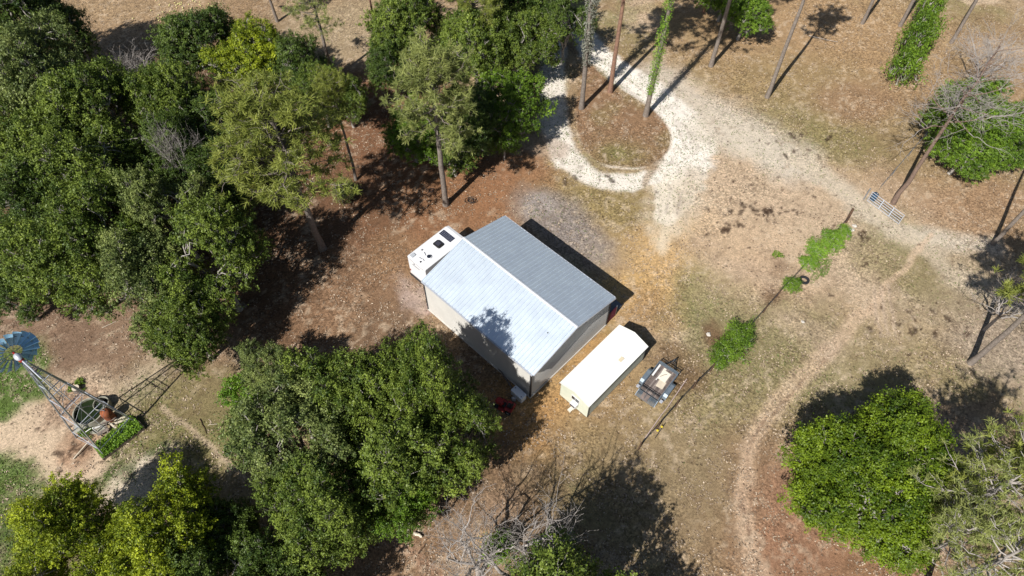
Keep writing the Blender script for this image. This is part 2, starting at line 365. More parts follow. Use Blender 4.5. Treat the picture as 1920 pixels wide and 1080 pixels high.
# broad zones
mixc(sm(n_big, .45, .62), srgb(156, 130, 92), .7); mixc(sm(n_mid, .56, .7), srgb(182, 156, 124), .6); mixc(sm(n_b2, .52, .68), srgb(136, 130, 80), .55); mixc(sm(n_b2, .46, .3), srgb(150, 116, 84), .4)
mixc(sm(fbm(X, Y, 5.5, 60), .55, .66) * (X > -5), srgb(214, 188, 158), .6); mixc(sm(fbm(X, Y, 4.2, 70), .56, .68), srgb(138, 108, 80), .4); mixc(sm(fbm(X, Y, 6.5, 80), .56, .66) * (X > 0), srgb(140, 136, 86), .5)
blob(1600, 120, 14, srgb(170, 136, 96), .8, asp=1.6, ang=-10); blob(1500, 40, 10, srgb(174, 140, 98), .8, asp=1.5)
blob(1720, 330, 8, srgb(172, 136, 100), .65, asp=1.3); blob(1820, 380, 6, srgb(168, 132, 98), .6)
blob(640, 330, 13, rust, .9, asp=1.5, ang=-20); blob(760, 370, 7, straw, .9, asp=1.8); blob(560, 420, 9, rust, .9); blob(880, 350, 5, srgb(160, 112, 74), .8, asp=1.6); blob(980, 330, 3.6, straw, .8)
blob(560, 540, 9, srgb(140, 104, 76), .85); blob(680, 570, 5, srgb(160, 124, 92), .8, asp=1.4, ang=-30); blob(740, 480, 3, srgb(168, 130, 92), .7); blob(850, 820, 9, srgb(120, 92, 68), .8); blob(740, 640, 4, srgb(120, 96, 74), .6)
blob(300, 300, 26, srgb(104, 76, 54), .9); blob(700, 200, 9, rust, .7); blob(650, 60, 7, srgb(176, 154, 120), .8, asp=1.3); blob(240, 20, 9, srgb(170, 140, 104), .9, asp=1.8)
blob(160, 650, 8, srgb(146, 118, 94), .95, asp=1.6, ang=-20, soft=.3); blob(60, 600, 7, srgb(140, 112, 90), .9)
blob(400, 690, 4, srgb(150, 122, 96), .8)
blob(270, 722, 1.9, srgb(230, 206, 178), .95, soft=.6); blob(300, 690, 1.6, srgb(190, 166, 140), .6)
blob(90, 810, 4.8, srgb(222, 196, 164), .98, asp=1.2, ang=20, soft=.35); blob(150, 850, 2.4, srgb(180, 140, 106), .8); blob(120, 770, 2.4, srgb(172, 138, 108), .6)
blob(18, 745, 3.6, lawn, .95, asp=1, soft=.25); blob(-30, 720, 4, lawn, .95); blob(-20, 950, 5.0, lawn, .95, soft=.25, asp=1.1, ang=90); blob(50, 1010, 4.6, srgb(116, 122, 70), .9, soft=.3)
blob(330, 800, 4.6, srgb(134, 128, 78), .85, asp=1.4, ang=-50); blob(400, 740, 3.0, srgb(140, 124, 84), .8); blob(180, 900, 2.3, srgb(120, 124, 74), .85); blob(250, 870, 2.0, srgb(124, 124, 74), .7)
blob(130, 930, 1.6, srgb(176, 158, 124), .8); blob(255, 905, 1.7, srgb(230, 212, 186), .95, asp=1.6, ang=50); blob(300, 880, 1.2, srgb(190, 172, 146), .8); blob(195, 935, 1.1, srgb(200, 182, 156), .8)
for px_, py_, r_ in ((215, 838, .8), (165, 905, .9), (240, 885, .7), (205, 880, .8), (290, 850, .7), (150, 945, .9), (330, 900, .8), (60, 960, 1.0), (30, 1000, 1.1)): blob(px_, py_, r_, srgb(78, 98, 50), .75, soft=.5, nz=.9)
stroke([(5, 812), (60, 800), (110, 835), (165, 860), (150, 880)], 4.6, srgb(222, 194, 162), .95, soft=.35, edge=.9, widths=[2.6, 4.6, 4.8, 3.6, 2]); blob(150, 838, 1.7, srgb(176, 134, 102), .8); blob(125, 762, 1.8, srgb(164, 130, 104), .7)
# pale worn ground and sand, right of the barn
blob(1180, 440, 5, srgb(178, 144, 92), .7, asp=1.5); blob(1120, 370, 4.2, srgb(160, 132, 86), .8, asp=1.7); blob(1140, 375, 3.5, srgb(150, 134, 82), .6, asp=1.7)
blob(1250, 510, 4.2, srgb(208, 170, 112), .7, asp=1.5, ang=35); blob(1180, 540, 3.0, srgb(206, 164, 98), .75, asp=1.3, ang=40); blob(1290, 470, 4.2, srgb(208, 168, 112), .75, asp=1.3); blob(1330, 450, 3.4, srgb(206, 174, 126), .7)
blob(1050, 700, 4.6, srgb(196, 148, 82), .8, asp=1.5, ang=45, soft=.6); blob(990, 770, 3.6, srgb(184, 136, 78), .6); blob(1010, 690, 3, orange, .7); blob(1230, 590, 3, srgb(178, 140, 92), .7)
blob(1330, 560, 3.4, srgb(134, 134, 78), .85, asp=1.4, ang=60); blob(1250, 830, 5, srgb(160, 138, 92), .7, asp=1.4); blob(1330, 860, 5, srgb(162, 138, 104), .6)
blob(1035, 400, 2.9, greyp, .85, asp=1.5, ang=-38, soft=.4, edge=.5); blob(1090, 455, 2.3, greyp, .85, asp=1.8, ang=-42, edge=.5); blob(1015, 385, 1.6, srgb(170, 160, 156), .6)
blob(780, 555, 1.7, srgb(196, 172, 160), .7, asp=1.6, ang=-60, nz=1.2); blob(805, 585, 1.0, srgb(190, 160, 148), .6, nz=1.2)
blob(1450, 340, 8, srgb(202, 174, 142), .7, asp=1.7, ang=-20); blob(1480, 420, 7, srgb(206, 178, 148), .65, asp=1.5, ang=-30); blob(1420, 480, 5, srgb(208, 178, 142), .65, asp=1.4, ang=-50); blob(1600, 560, 8, srgb(200, 168, 136), .6, asp=1.6)
blob(1700, 500, 6, srgb(198, 176, 146), .6, asp=1.7, ang=-10); blob(1560, 690, 6, srgb(146, 134, 92), .6, asp=1.6); blob(1450, 640, 5, srgb(146, 136, 92), .55, asp=1.4); blob(1380, 760, 5, srgb(146, 134, 90), .6); blob(1650, 250, 6, srgb(150, 134, 88), .5, asp=1.8, ang=-20); blob(1490, 150, 5, srgb(150, 132, 84), .45, asp=1.6); blob(1800, 560, 6, srgb(150, 134, 102), .6)
blob(1680, 500, 2.6, olive, .6, asp=1.8, ang=-40); blob(1490, 240, 3.6, olive, .6, asp=1.6, ang=-35); blob(1570, 270, 3.0, olive, .55, asp=1.6); blob(1680, 430, 3, srgb(150, 150, 104), .4); blob(1610, 190, 3.2, srgb(160, 124, 92), .7, asp=1.5)
blob(1880, 650, 4, srgb(170, 150, 130), .8); blob(1560, 1040, 6, srgb(158, 112, 80), .8, asp=1.6); blob(1450, 900, 4.2, srgb(158, 124, 94), .75, asp=1, ang=0); blob(1480, 980, 4, srgb(164, 120, 90), .8); blob(1870, 900, 6, srgb(172, 148, 124), .8)
blob(1270, 700, 1.9, brown, .75, soft=.7); blob(1345, 625, .9, brown, .8); blob(1470, 500, 1.3, brown, .55, soft=.7); blob(1450, 555, 1.2, brown, .7, soft=.6)
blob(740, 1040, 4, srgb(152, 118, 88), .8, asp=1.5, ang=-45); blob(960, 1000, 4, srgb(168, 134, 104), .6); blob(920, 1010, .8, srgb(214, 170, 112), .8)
blob(1130, 830, 4.2, srgb(160, 130, 92), .5); blob(1250, 950, 6, srgb(150, 130, 96), .6)
# the gravel loop and island
g1 = [(1085, 40), (1110, 95), (1160, 132), (1215, 172), (1262, 220), (1290, 270), (1275, 330)]
stroke([(1230, 150), (1330, 215), (1420, 260), (1480, 300)], 6.5, srgb(214, 200, 182), .8, soft=.6)
stroke(g1 + [(1262, 365), (1250, 400)], 5, gravel, .97, soft=.22, edge=.2, nz=.6, widths=[2.8, 3.3, 3.6, 4.3, 5.4, 6.4, 5.2, 4.0, 2.6]); stroke([(1268, 350), (1252, 400), (1236, 455)], 4, srgb(232, 216, 190), .7, soft=.8, edge=.8, nz=1.2, widths=[5, 4, 1.5])
stroke([(1300, 330), (1285, 400)], 2.6, srgb(206, 186, 160), .6, soft=.7)
stroke([(1040, 20), (1038, 120), (1035, 230), (1062, 300), (1110, 334), (1175, 344), (1225, 330)], 3.0, gravel, .9, soft=.28, edge=.2, widths=[2.6, 2.8, 3.2, 3.0, 2.4, 2.2, 2.0])
stroke([(1040, 280), (1010, 270)], 3.0, srgb(186, 160, 138), .6)
stroke([(1210, 345), (1222, 312), (1235, 295)], .9, srgb(168, 142, 110), .7, soft=.5)
isl = np.array([P(*p)[:2] for p in ((1098, 108), (1135, 150), (1190, 180), (1245, 222), (1262, 262), (1245, 295), (1205, 315), (1150, 314), (1105, 295), (1083, 255), (1078, 200), (1084, 150))])
for _ in range(3): isl = np.concatenate([np.stack([.75 * isl + .25 * np.roll(isl, -1, 0), .25 * isl + .75 * np.roll(isl, -1, 0)], 1).reshape(-1, 2)])
def poly_mask(poly, soft, edge=.1):
    XX = X + (wx - X) * edge; YY = Y + (wy - Y) * edge; best = np.full(X.shape, 1e9); ins = np.zeros(X.shape, bool); n = len(poly)
    for i in range(n):
        a, b = poly[i], poly[(i + 1) % n]; ab = b - a; t = np.clip(((XX - a[0]) * ab[0] + (YY - a[1]) * ab[1]) / (ab @ ab), 0, 1)
        best = np.minimum(best, np.hypot(XX - a[0] - ab[0] * t, YY - a[1] - ab[1] * t))
        cnd = ((a[1] > YY) != (b[1] > YY)) & (XX < (b[0] - a[0]) * (YY - a[1]) / (b[1] - a[1] + 1e-12) + a[0]); ins ^= cnd
    sd_ = np.where(ins, best, -best); return sm(sd_, -soft, soft), sd_
mi, sdi = poly_mask(isl, .18); mixc(mi, srgb(150, 116, 84), 1); mixc(mi * sm(n_mid, .4, .6), srgb(136, 120, 76), .6)
p0 = P(1165, 290); mixc(mi * np.exp(-((X - p0[0]) ** 2 / 9 + (Y - p0[1]) ** 2 / 4)), srgb(132, 128, 72), .7)
mixc(mi * sm(n_grit, .62, .72), srgb(200, 176, 150), .5)
rim = np.exp(-((sdi + .12) / .14) ** 2); 
mixc(rim * sm(P(0, 235)[1] - Y, 0, 3) * sm(n_mid, .3, .5), srgb(240, 226, 210), .75); mixc(np.exp(-((sdi + .42) / .12) ** 2) * sm(P(0, 290)[1] - Y, 0, 2) * (X < P(1200, 300)[0]), srgb(160, 136, 110), .5)
# tyre tracks in the gravel
for off in (0, 22):
    stroke([(1110 + off * .3, 100 + off), (1165, 137 + off), (1215 + off * .2, 176 + off), (1262 + off, 226 + off * .4), (1285 + off, 275), (1262 + off, 335), (1248 + off, 400)], .28, srgb(176, 162, 150), .55, soft=.6, edge=.1, brk=.25)
# dirt tracks
stroke([(1330, 245), (1450, 285), (1540, 330), (1620, 385), (1680, 430), (1760, 450), (1860, 455)], 2.8, srgb(216, 202, 182), .72, soft=.7, edge=.6, widths=[5, 3.6, 2.8, 2.4, 2.4, 2.8, 2.0])
stroke([(1500, 300), (1600, 365), (1690, 432), (1800, 520), (1900, 560)], 2.6, srgb(208, 190, 164), .65, soft=.7, edge=.8)
stroke([(1750, 440), (1660, 540), (1580, 630), (1500, 700), (1440, 775), (1405, 850), (1392, 930), (1400, 1010), (1430, 1090)], 1.6, srgb(216, 184, 152), .62, soft=.5, edge=.45, widths=[.4, .8, 1.3, 1.5, 1.5, 1.3, 1.2, 1.3, 1.8])
stroke([(1440, 775), (1405, 850), (1394, 930), (1405, 1020)], .3, srgb(136, 104, 82), .6, soft=.5, brk=.3)
stroke([(1580, 640), (1500, 712), (1450, 775)], .3, srgb(150, 118, 92), .5, soft=.5, brk=.3)
stroke([(310, 765), (370, 820), (420, 865), (450, 905)], .45, srgb(196, 172, 142), .85, soft=.5); stroke([(700, 985), (760, 1030), (830, 1100)], .9, srgb(172, 134, 106), .8, soft=.4)
stroke([(85, 930), (98, 980), (90, 1040)], .5, srgb(172, 146, 118), .6, soft=.6)
for a in range(3): stroke([(1635 + a * 16, 535), (1642 + a * 16, 580), (1650 + a * 14, 625)], .3, srgb(196, 172, 150), .5, soft=.6)
stroke([(1320, 460), (1420, 530), (1480, 590), (1550, 640)], 3.4, srgb(196, 168, 142), .5, soft=.7, brk=.35)
# hoof-churned spots
rk = np.random.RandomState(8)
for (cx_, cy_, sx_, sy_, n_) in ((1420, 375, 90, 45, 70), (1395, 400, 50, 28, 45), (1600, 440, 40, 35, 24), (1500, 260, 60, 40, 26), (1730, 600, 70, 60, 36), (1560, 480, 60, 50, 22), (150, 840, 26, 30, 30), (80, 820, 40, 30, 16), (980, 320, 30, 10, 10)):
    for _ in range(n_):
        a_, b_ = cx_ + rk.normal() * sx_, cy_ + rk.normal() * sy_
        p = P(a_, b_); rr = .06 + .17 * rk.rand() ** 3; i0 = np.searchsorted(gx, p[0] - 1); i1 = np.searchsorted(gx, p[0] + 1); j0 = np.searchsorted(gy, p[1] - 1); j1 = np.searchsorted(gy, p[1] + 1)
        S = (slice(i0, i1), slice(j0, j1)); an = rk.rand() * 3; dx = wx[S] * .15 + X[S] * .85 - p[0]; dy = Y[S] - p[1]; u = dx * math.cos(an) + dy * math.sin(an); v = (-dx * math.sin(an) + dy * math.cos(an)) * 1.8
        m = (1 - sm(np.hypot(u, v), rr * .6, rr * 1.7))[..., None] * (.6 + .4 * rk.rand()); col[S] = col[S] * (1 - m) + dung * 1.3 * m
for cx_, cy_, sx_, sy_, n_ in ((1395, 398, 26, 12, 9), (1368, 390, 10, 14, 4), (1432, 408, 14, 8, 6), (1498, 262, 22, 14, 8), (1364, 425, 8, 6, 5), (1605, 440, 12, 12, 8), (1735, 605, 30, 18, 10), (1470, 395, 20, 8, 7), (1600, 560, 60, 50, 8), (145, 840, 20, 20, 8), (1090, 330, 30, 6, 5)):
    for _ in range(n_):
        q0 = (cx_ + rk.normal() * sx_, cy_ + rk.normal() * sy_); an = .9 + rk.normal() * .5; l_ = 3 + 9 * rk.rand()
        m = stroke([q0, (q0[0] + math.cos(an) * l_, q0[1] + math.sin(an) * l_)], .16 + .3 * rk.rand(), dung, .8, soft=.45, edge=.25, nz=.8)
# pebble and litter speckle: pale curled leaves and clods
sp = sm(n_grit, .56, .7) * sm(n_mid, .38, .6); mixc(sp * (col.sum(2) < 1.5), srgb(216, 192, 162), .42)
mixc(sm(n_grit, .42, .3) * sm(n_mid, .66, .45), srgb(112, 86, 62), .28)
col *= (.94 + .30 * n_fine)[..., None]
far_ = np.maximum(np.maximum(gx[6] + 3 - X, X - gx[-7] + 3), np.maximum(gy[6] + 2 - Y, Y - gy[-7] + 3)); mixc(sm(far_, 0, 3), srgb(158, 134, 98)); gy_ = col.mean(2, keepdims=True); col = col * .84 + gy_ * .16 * np.array([1.0, .98, .90]); col *= .95
lum = col.sum(2); grain = np.clip(.48 + .75 * sm(fbm(X, Y, 5, 120), .40, .62), 0, 1); grain = grain * (1 - .62 * sm(lum, 1.35, 2.0)); orangey = sm(col[..., 0] / (col[..., 2] + .01), 3.2, 4.6); grain = grain * (1 - .4 * orangey)
zz = -0.02 + (n_fine - .5) * .05 + (n_grit - .5) * .03; zz = np.where((X < gx[6]) | (X > gx[-7]) | (Y < gy[6]) | (Y > gy[-7]), 0, zz) - .02
V = np.stack([X, Y, zz], -1).reshape(-1, 3); ii = np.arange((nxg - 1))[:, None] * nyg + np.arange(nyg - 1)[None, :]
F = np.stack([ii, ii + nyg, ii + nyg + 1, ii + 1], -1).reshape(-1, 4)
gm = bpy.data.materials.new('ground_soil'); gm.use_nodes = True; n = gm.node_tree; b = n.nodes['Principled BSDF']; b.inputs['Roughness'].default_value = .95; b.inputs['Specular IOR Level'].default_value = .1
ga = n.nodes.new('ShaderNodeAttribute'); ga.attribute_name = 'soil'
tc = n.nodes.new('ShaderNodeTexCoord')
def nz_(scale, det=6, rough=.6):
    q = n.nodes.new('ShaderNodeTexNoise'); q.inputs['Scale'].default_value = scale; q.inputs['Detail'].default_value = det; q.inputs['Roughness'].default_value = rough; n.links.new(tc.outputs['Object'], q.inputs['Vector']); return q
def ramp_(src, a, b_, c0, c1):
    q = n.nodes.new('ShaderNodeValToRGB'); q.color_ramp.elements[0].position = a; q.color_ramp.elements[1].position = b_; q.color_ramp.elements[0].color = (c0, c0, c0, 1); q.color_ramp.elements[1].color = (c1, c1, c1, 1); n.links.new(src, q.inputs[0]); return q
def mth(op, a, b_=None, v=None):
    q = n.nodes.new('ShaderNodeMath'); q.operation = op; n.links.new(a, q.inputs[0])
    if b_ is not None: n.links.new(b_, q.inputs[1])
    if v is not None: q.inputs[1].default_value = v
    return q.outputs[0]
def mixn(mode, fac, a, b_):
    q = n.nodes.new('ShaderNodeMixRGB'); q.blend_type = mode
    if isinstance(fac, float): q.inputs[0].default_value = fac
    else: n.links.new(fac, q.inputs[0])
    n.links.new(a, q.inputs[1])
    if isinstance(b_, tuple): q.inputs[2].default_value = b_
    else: n.links.new(b_, q.inputs[2])
    return q.outputs[0]
def vor(scale): q = n.nodes.new('ShaderNodeTexVoronoi'); q.inputs['Scale'].default_value = scale; n.links.new(dist.outputs[0], q.inputs['Vector']); return q
# positions pushed about by noise, so the cells of soil and litter are ragged
wn = nz_(6, 4, .7); dist = n.nodes.new('ShaderNodeMixRGB'); dist.blend_type = 'ADD'; dist.inputs[0].default_value = .22; n.links.new(tc.outputs['Object'], dist.inputs[1]); n.links.new(wn.outputs['Color'], dist.inputs[2])
c0 = mixn('MULTIPLY', ga.outputs['Alpha'], ga.outputs['Color'], ramp_(nz_(5.5, 10, .85).outputs['Fac'], .36, .64, .42, 1.5).outputs[0])
v1 = vor(6.5); sep = n.nodes.new('ShaderNodeSeparateColor'); n.links.new(v1.outputs['Color'], sep.inputs[0])
c1 = mixn('MULTIPLY', ga.outputs['Alpha'], c0, ramp_(sep.outputs[0], 0, 1, .68, 1.32).outputs[0])
pm_ = ramp_(nz_(.7, 5, .65).outputs['Fac'], .45, .58, 0, 1).outputs[0]
v2 = vor(4.2); sp2 = n.nodes.new('ShaderNodeSeparateColor'); n.links.new(v2.outputs['Color'], sp2.inputs[0])
fl = mth('MULTIPLY', mth('MULTIPLY', mth('MULTIPLY', ramp_(v2.outputs['Distance'], .16, .27, 1, 0).outputs[0], ramp_(sp2.outputs[1], .35, .5, 0, 1).outputs[0]), pm_), ga.outputs['Alpha'])
c2 = mixn('MIX', mth('MULTIPLY', fl, v=.75), c1, (.66, .54, .42, 1))
pk = ramp_(nz_(.5, 4, .6).outputs['Fac'], .5, .62, 0, 1).outputs[0]
v3 = vor(2.2); dk = mth('MULTIPLY', ramp_(v3.outputs['Distance'], .13, .24, 1, 0).outputs[0], pk)
c3 = mixn('MIX', mth('MULTIPLY', dk, v=.6), c2, (.13, .09, .065, 1))
n.links.new(c3, b.inputs['Base Color'])
nb_ = nz_(7, 10, .85); hh_ = mth('ADD', nb_.outputs['Fac'], mth('MULTIPLY', fl, v=.5)); hh_ = mth('SUBTRACT', hh_, mth('MULTIPLY', dk, v=.7))
bp = n.nodes.new('ShaderNodeBump'); bp.inputs['Strength'].default_value = 1; bp.inputs['Distance'].default_value = .13; n.links.new(hh_, bp.inputs['Height']); n.links.new(bp.outputs[0], b.inputs['Normal'])
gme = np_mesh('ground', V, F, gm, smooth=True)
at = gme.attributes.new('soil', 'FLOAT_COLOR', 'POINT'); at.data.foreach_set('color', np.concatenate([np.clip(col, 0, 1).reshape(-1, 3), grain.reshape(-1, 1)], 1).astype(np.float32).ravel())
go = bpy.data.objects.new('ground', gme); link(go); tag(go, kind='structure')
# leaf litter, and grass where the soil is green
def lookup(px_, py_):
    i = np.clip(np.searchsorted(gx, px_), 0, nxg - 1); j = np.clip(np.searchsorted(gy, py_), 0, nyg - 1); return col[i, j], zz[i, j]
rng = np.random.RandomState(77); N_ = 230000
yy = 9 + 76 * rng.rand(N_) ** 1.15; xx = (rng.rand(N_) * 2 - 1) * (38 + (yy - 9) * .42)
dens = fbm(xx, yy, 2.4, 90, 3) * .6 + vnoise(xx * 2.2, yy * 2.2, 91) * .4; keep = rng.rand(N_) < sm(dens, .44, .64); xx, yy = xx[keep], yy[keep]
cg, zg = lookup(xx, yy); pale_ = cg.sum(1) > 1.45; keep = ~pale_ | (rng.rand(len(xx)) < .05); xx, yy, zg = xx[keep], yy[keep], zg[keep]
M['litter'] = leafmat('dry_leaf', (.10, .06, .035), (.62, .49, .36), .05)
V, F, T = leaves(np.stack([xx, yy, zg + .02 + .025 * rng.rand(len(xx))], 1), np.array([0, 0, 1.6]), .15, rng, rng.rand(len(xx)) ** .9)
o = bpy.data.objects.new('leaf_litter', np_mesh('leaf_litter', V, F, M['litter'], T)); link(o); tag(o, 'dry curled leaves strewn over the open ground', 'leaf litter', kind='stuff')
N_ = 420000; yy = 9 + 76 * rng.rand(N_) ** 1.1; xx = (rng.rand(N_) * 2 - 1) * (38 + (yy - 9) * .42); cg, zg = lookup(xx, yy)
gr = cg[:, 1] / (cg[:, 0] + 1e-6); keep = rng.rand(N_) < sm(gr, .74, 1.06) * sm(vnoise(xx * 1.3, yy * 1.3, 92), .1, .5); xx, yy, zg, gr = xx[keep], yy[keep], zg[keep], gr[keep]
M['grass'] = leafmat('grass_blade', (.12, .15, .045), (.17, .27, .05), .2)
V, F, T = leaves(np.stack([xx, yy, zg + .03 + .05 * rng.rand(len(xx))], 1), np.array([0, 0, .35]), .15, rng, np.clip((gr - .8) * 1.6 + rng.rand(len(xx)) * .5, 0, 1), .4)
o = bpy.data.objects.new('grass', np_mesh('grass', V, F, M['grass'], T)); link(o); tag(o, 'short patchy grass on the lawn and in the worn ground', 'grass', kind='stuff')
del V, F

# ------------------------------------------------------------------ materials of built things
def white_metal(name, rgb, rough=.45, metal=.0, var=.06): return mat(name, rgb, rough, metal, .5, var=var, scale=1.2)
M['roof_metal'] = mat('galvanised_roof', (.79, .88, .98), .55, .78, .5, var=.07, scale=.9)
M['ridge'] = white_metal('ridge_cap_metal', (.80, .83, .88), .4, .2)
M['siding'] = mat('beige_siding', (.56, .545, .51), .6, 0, .4, var=.06, scale=.7)
M['trim_dark'] = mat('dark_trim', (.05, .055, .065), .5, .3)
M['white'] = mat('white_paint', (.80, .80, .79), .45, var=.03, scale=2)
M['rvwhite'] = mat('trailer_white', (.82, .83, .86), .35, var=.04, scale=1.5)
M['rvgrey'] = mat('grey_graphic', (.25, .26, .28), .4)
M['glass'] = mat('dark_glass', (.02, .025, .04), .08, 0, .6)
M['solar'] = mat('solar_cells', (.012, .018, .045), .15, 0, .6)
M['black'] = mat('black_plastic', (.02, .02, .022), .5)
M['rubber'] = mat('tyre_rubber', (.025, .026, .03), .75)
M['cream'] = mat('cream_roof', (.90, .90, .85), .5, var=.03, scale=1)
M['creamwall'] = mat('cream_siding', (.72, .74, .62), .6, col2=(.62, .66, .54), scale=.8)
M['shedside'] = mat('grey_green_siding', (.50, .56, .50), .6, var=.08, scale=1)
M['concrete'] = mat('concrete', (.42, .40, .36), .9, var=.25, scale=2, bump=.2)
M['slab_dark'] = mat('dark_concrete', (.20, .21, .23), .6, var=.35, scale=1.2, bump=.1)  # apron slab tone, darker and bluer than the plain concrete
M['maroon'] = mat('maroon_sheet', (.16, .02, .06), .6, var=.2)
M['steel'] = mat('galvanised_steel', (.34, .38, .44), .35, .6, .5, var=.12, scale=4)
M['steel_l'] = mat('pale_steel', (.60, .63, .70), .4, .3, .5, var=.12, scale=4)
M['blade'] = mat('blue_steel_blade', (.30, .56, .80), .35, .3, .6, var=.2, scale=2)
M['redpaint'] = mat('red_paint', (.32, .018, .015), .4, 0, .5, var=.2, scale=3)
M['rust'] = mat('rusty_steel', (.42, .13, .045), .8, .2, col2=(.20, .075, .05), scale=2.5, bump=.3, bscale=12)
M['water'] = mat('tank_water', (.018, .028, .008), .06, 0, .5, var=.3, scale=1)
M['tankwall'] = mat('pale_tank_wall', (.38, .37, .30), .8, var=.25, scale=3)
M['oldwood'] = mat('weathered_wood', (.30, .25, .21), .9, col2=(.13, .105, .09), scale=5, bump=.4, bscale=20)
M['brownwood'] = mat('brown_post_wood', (.17, .10, .06), .9, col2=(.08, .05, .035), scale=6, bump=.4)
M['palewood'] = mat('pale_board', (.66, .58, .46), .8, var=.12, scale=2)
M['plywood'] = mat('cream_sheet', (.82, .76, .64), .8, var=.05, scale=2)
M['deck'] = mat('deck_plank', (.23, .18, .16), .9, col2=(.10, .085, .08), scale=3, bump=.4, bscale=16)
M['deck2'] = mat('light_deck_plank', (.36, .30, .27), .9, col2=(.20, .165, .15), scale=3, bump=.4, bscale=16)
M['trsteel'] = mat('grey_trailer_steel', (.20, .25, .30), .45, .3, .5, var=.2, scale=4)
M['trblack'] = mat('black_trailer_steel', (.03, .035, .04), .5, .2)
M['barrel'] = mat('blue_plastic', (.03, .10, .19), .4, var=.15)
M['pinkpipe'] = mat('faded_pink_pipe', (.55, .43, .40), .7, var=.1)
M['lime'] = mat('pale_rock', (.62, .58, .52), .9, var=.2, bump=.3)
M['whitebark'] = mat('bleached_log', (.52, .53, .55), .9, col2=(.25, .24, .24), scale=4, bump=.4)
M['fruit'] = mat('pale_yellow_skin', (.75, .72, .30), .5)
M['soilbox'] = mat('dark_soil', (.07, .055, .04), .95, var=.3, scale=6, bump=.4)

def rot(az): return Vector((math.cos(R_(az)), math.sin(R_(az)), 0))
def tolocal(p, o, az):
    dx, dy = p[0] - o[0], p[1] - o[1]; c, s = math.cos(R_(az)), math.sin(R_(az)); return dx * c + dy * s, -dx * s + dy * c
# ------------------------------------------------------------------ barn (x along the front gable, y back along the ridge)
BW, BL, EZ, RZ = 9.85, 12.6, 4.55, 5.8
BO, BAZ = (1.51, 24.94), 46.0
barn = empty('metal_barn', (*BO, 0), R_(BAZ), 'large beige metal barn with pale ribbed gable roof, one slope white and one blue-grey', 'barn')
def roof_slope(x_e, x_r, z_e, z_r, y0, y1, pitch, rib, name, m, par, th=.05):
    ys = []; n = int((y1 - y0) / pitch)
    for i in range(n):
        a = y0 + i * (y1 - y0) / n; q = (y1 - y0) / n; ys += [(a, 0), (a + q * .62, 0), (a + q * .70, rib), (a + q * .90, rib), (a + q * .96, 0)]
    ys.append((y1, 0)); mb = MB(); vs = []; fs = []; N = len(ys); S = 6
    rr = random.Random(4)
    for s in range(S + 1):
        f = s / S; x = x_e + (x_r - x_e) * f; z = z_e + (z_r - z_e) * f
        for (y, h) in ys: vs.append((x, y, z + h + .004 * math.sin(y * 1.7 + s * 2.1)))
    fl = x_r < x_e
    for s in range(S):
        for i in range(N - 1):
            a, b_, c_, d_ = s * N + i, s * N + i + 1, (s + 1) * N + i + 1, (s + 1) * N + i; fs.append((a, d_, c_, b_) if not fl else (a, b_, c_, d_))
    mb.add(vs, fs)
    u = [(x_e, y0, z_e - th), (x_e, y1, z_e - th), (x_r, y1, z_r - th), (x_r, y0, z_r - th), (x_e, y0, z_e), (x_e, y1, z_e), (x_r, y1, z_r), (x_r, y0, z_r)]
    mb.add(u, [(0, 1, 2, 3), (0, 4, 5, 1), (0, 3, 7, 4), (1, 5, 6, 2)]); return mb.build(name, m, par)
ov = .12; sl_ = (RZ - EZ) / (BW / 2)
roof_slope(-ov, BW / 2, EZ - ov * sl_, RZ, -.34, BL + .12, .37, .045, 'roof_slope', M['roof_metal'], barn)['label'] = 'sunlit white ribbed roof slope'
roof_slope(BW + ov, BW / 2, EZ - ov * sl_, RZ, -.34, BL + .12, .37, .045, 'roof_slope', M['roof_metal'], barn)['label'] = 'blue-grey ribbed roof slope'
mb = MB(); cw = .13
mb.add([(BW / 2 - cw, -.36, RZ - cw * sl_ + .05), (BW / 2, -.36, RZ + .062), (BW / 2 + cw, -.36, RZ - cw * sl_ + .05), (BW / 2 - cw, BL + .14, RZ - cw * sl_ + .05), (BW / 2, BL + .14, RZ + .062), (BW / 2 + cw, BL + .14, RZ - cw * sl_ + .05)], [(0, 3, 4, 1), (1, 4, 5, 2), (0, 1, 2), (3, 5, 4)])
mb.build('ridge_cap', M['ridge'], barn)
def hwall(name, a, b_, nrm, ztop, m, par, period=.19, dep=.022, gable=False):
    """wall with sideways ribs from a to b, outward normal nrm"""
    a = np.array(a); b_ = np.array(b_); L = np.linalg.norm(b_ - a); vs = []; fs = []; z = .12; zs = []
    H_ = RZ - .06 if gable else ztop
    while z < H_ - .01:
        zs += [(z, 0), (z + period * .4, 0), (z + period * .55, dep), (z + period * .85, dep)]; z += period
    zs = [q for q in zs if q[0] < H_] + [(H_, 0)]
    for z, d in zs:
        k = max(0, (z - (EZ - .03)) / (RZ - EZ)) * .5 if gable else 0
        for f in (k, 1 - k): p = a + (b_ - a) * min(max(f, 0), 1); vs.append((p[0] + nrm[0] * d, p[1] + nrm[1] * d, z))
    for i in range(len(zs) - 1): fs.append((2 * i, 2 * i + 1, 2 * i + 3, 2 * i + 2))
    return MB().add(vs, fs).build(name, m, par)
hwall('wall', (0, 0), (0, BL), (-1, 0), EZ - .07, M['siding'], barn); hwall('wall', (BW, BL), (BW, 0), (1, 0), EZ - .07, M['siding'], barn)
hwall('gable_wall', (0, 0), (BW, 0), (0, -1), EZ, M['siding'], barn, gable=True); hwall('gable_wall', (BW, BL), (0, BL), (0, 1), EZ, M['siding'], barn, gable=True)
for x, y in ((0, 0), (BW, 0), (0, BL), (BW, BL)): MB().box((x, y, 2.28), (.13, .13, 4.32)).build('corner_trim', M['trim_dark'], barn)
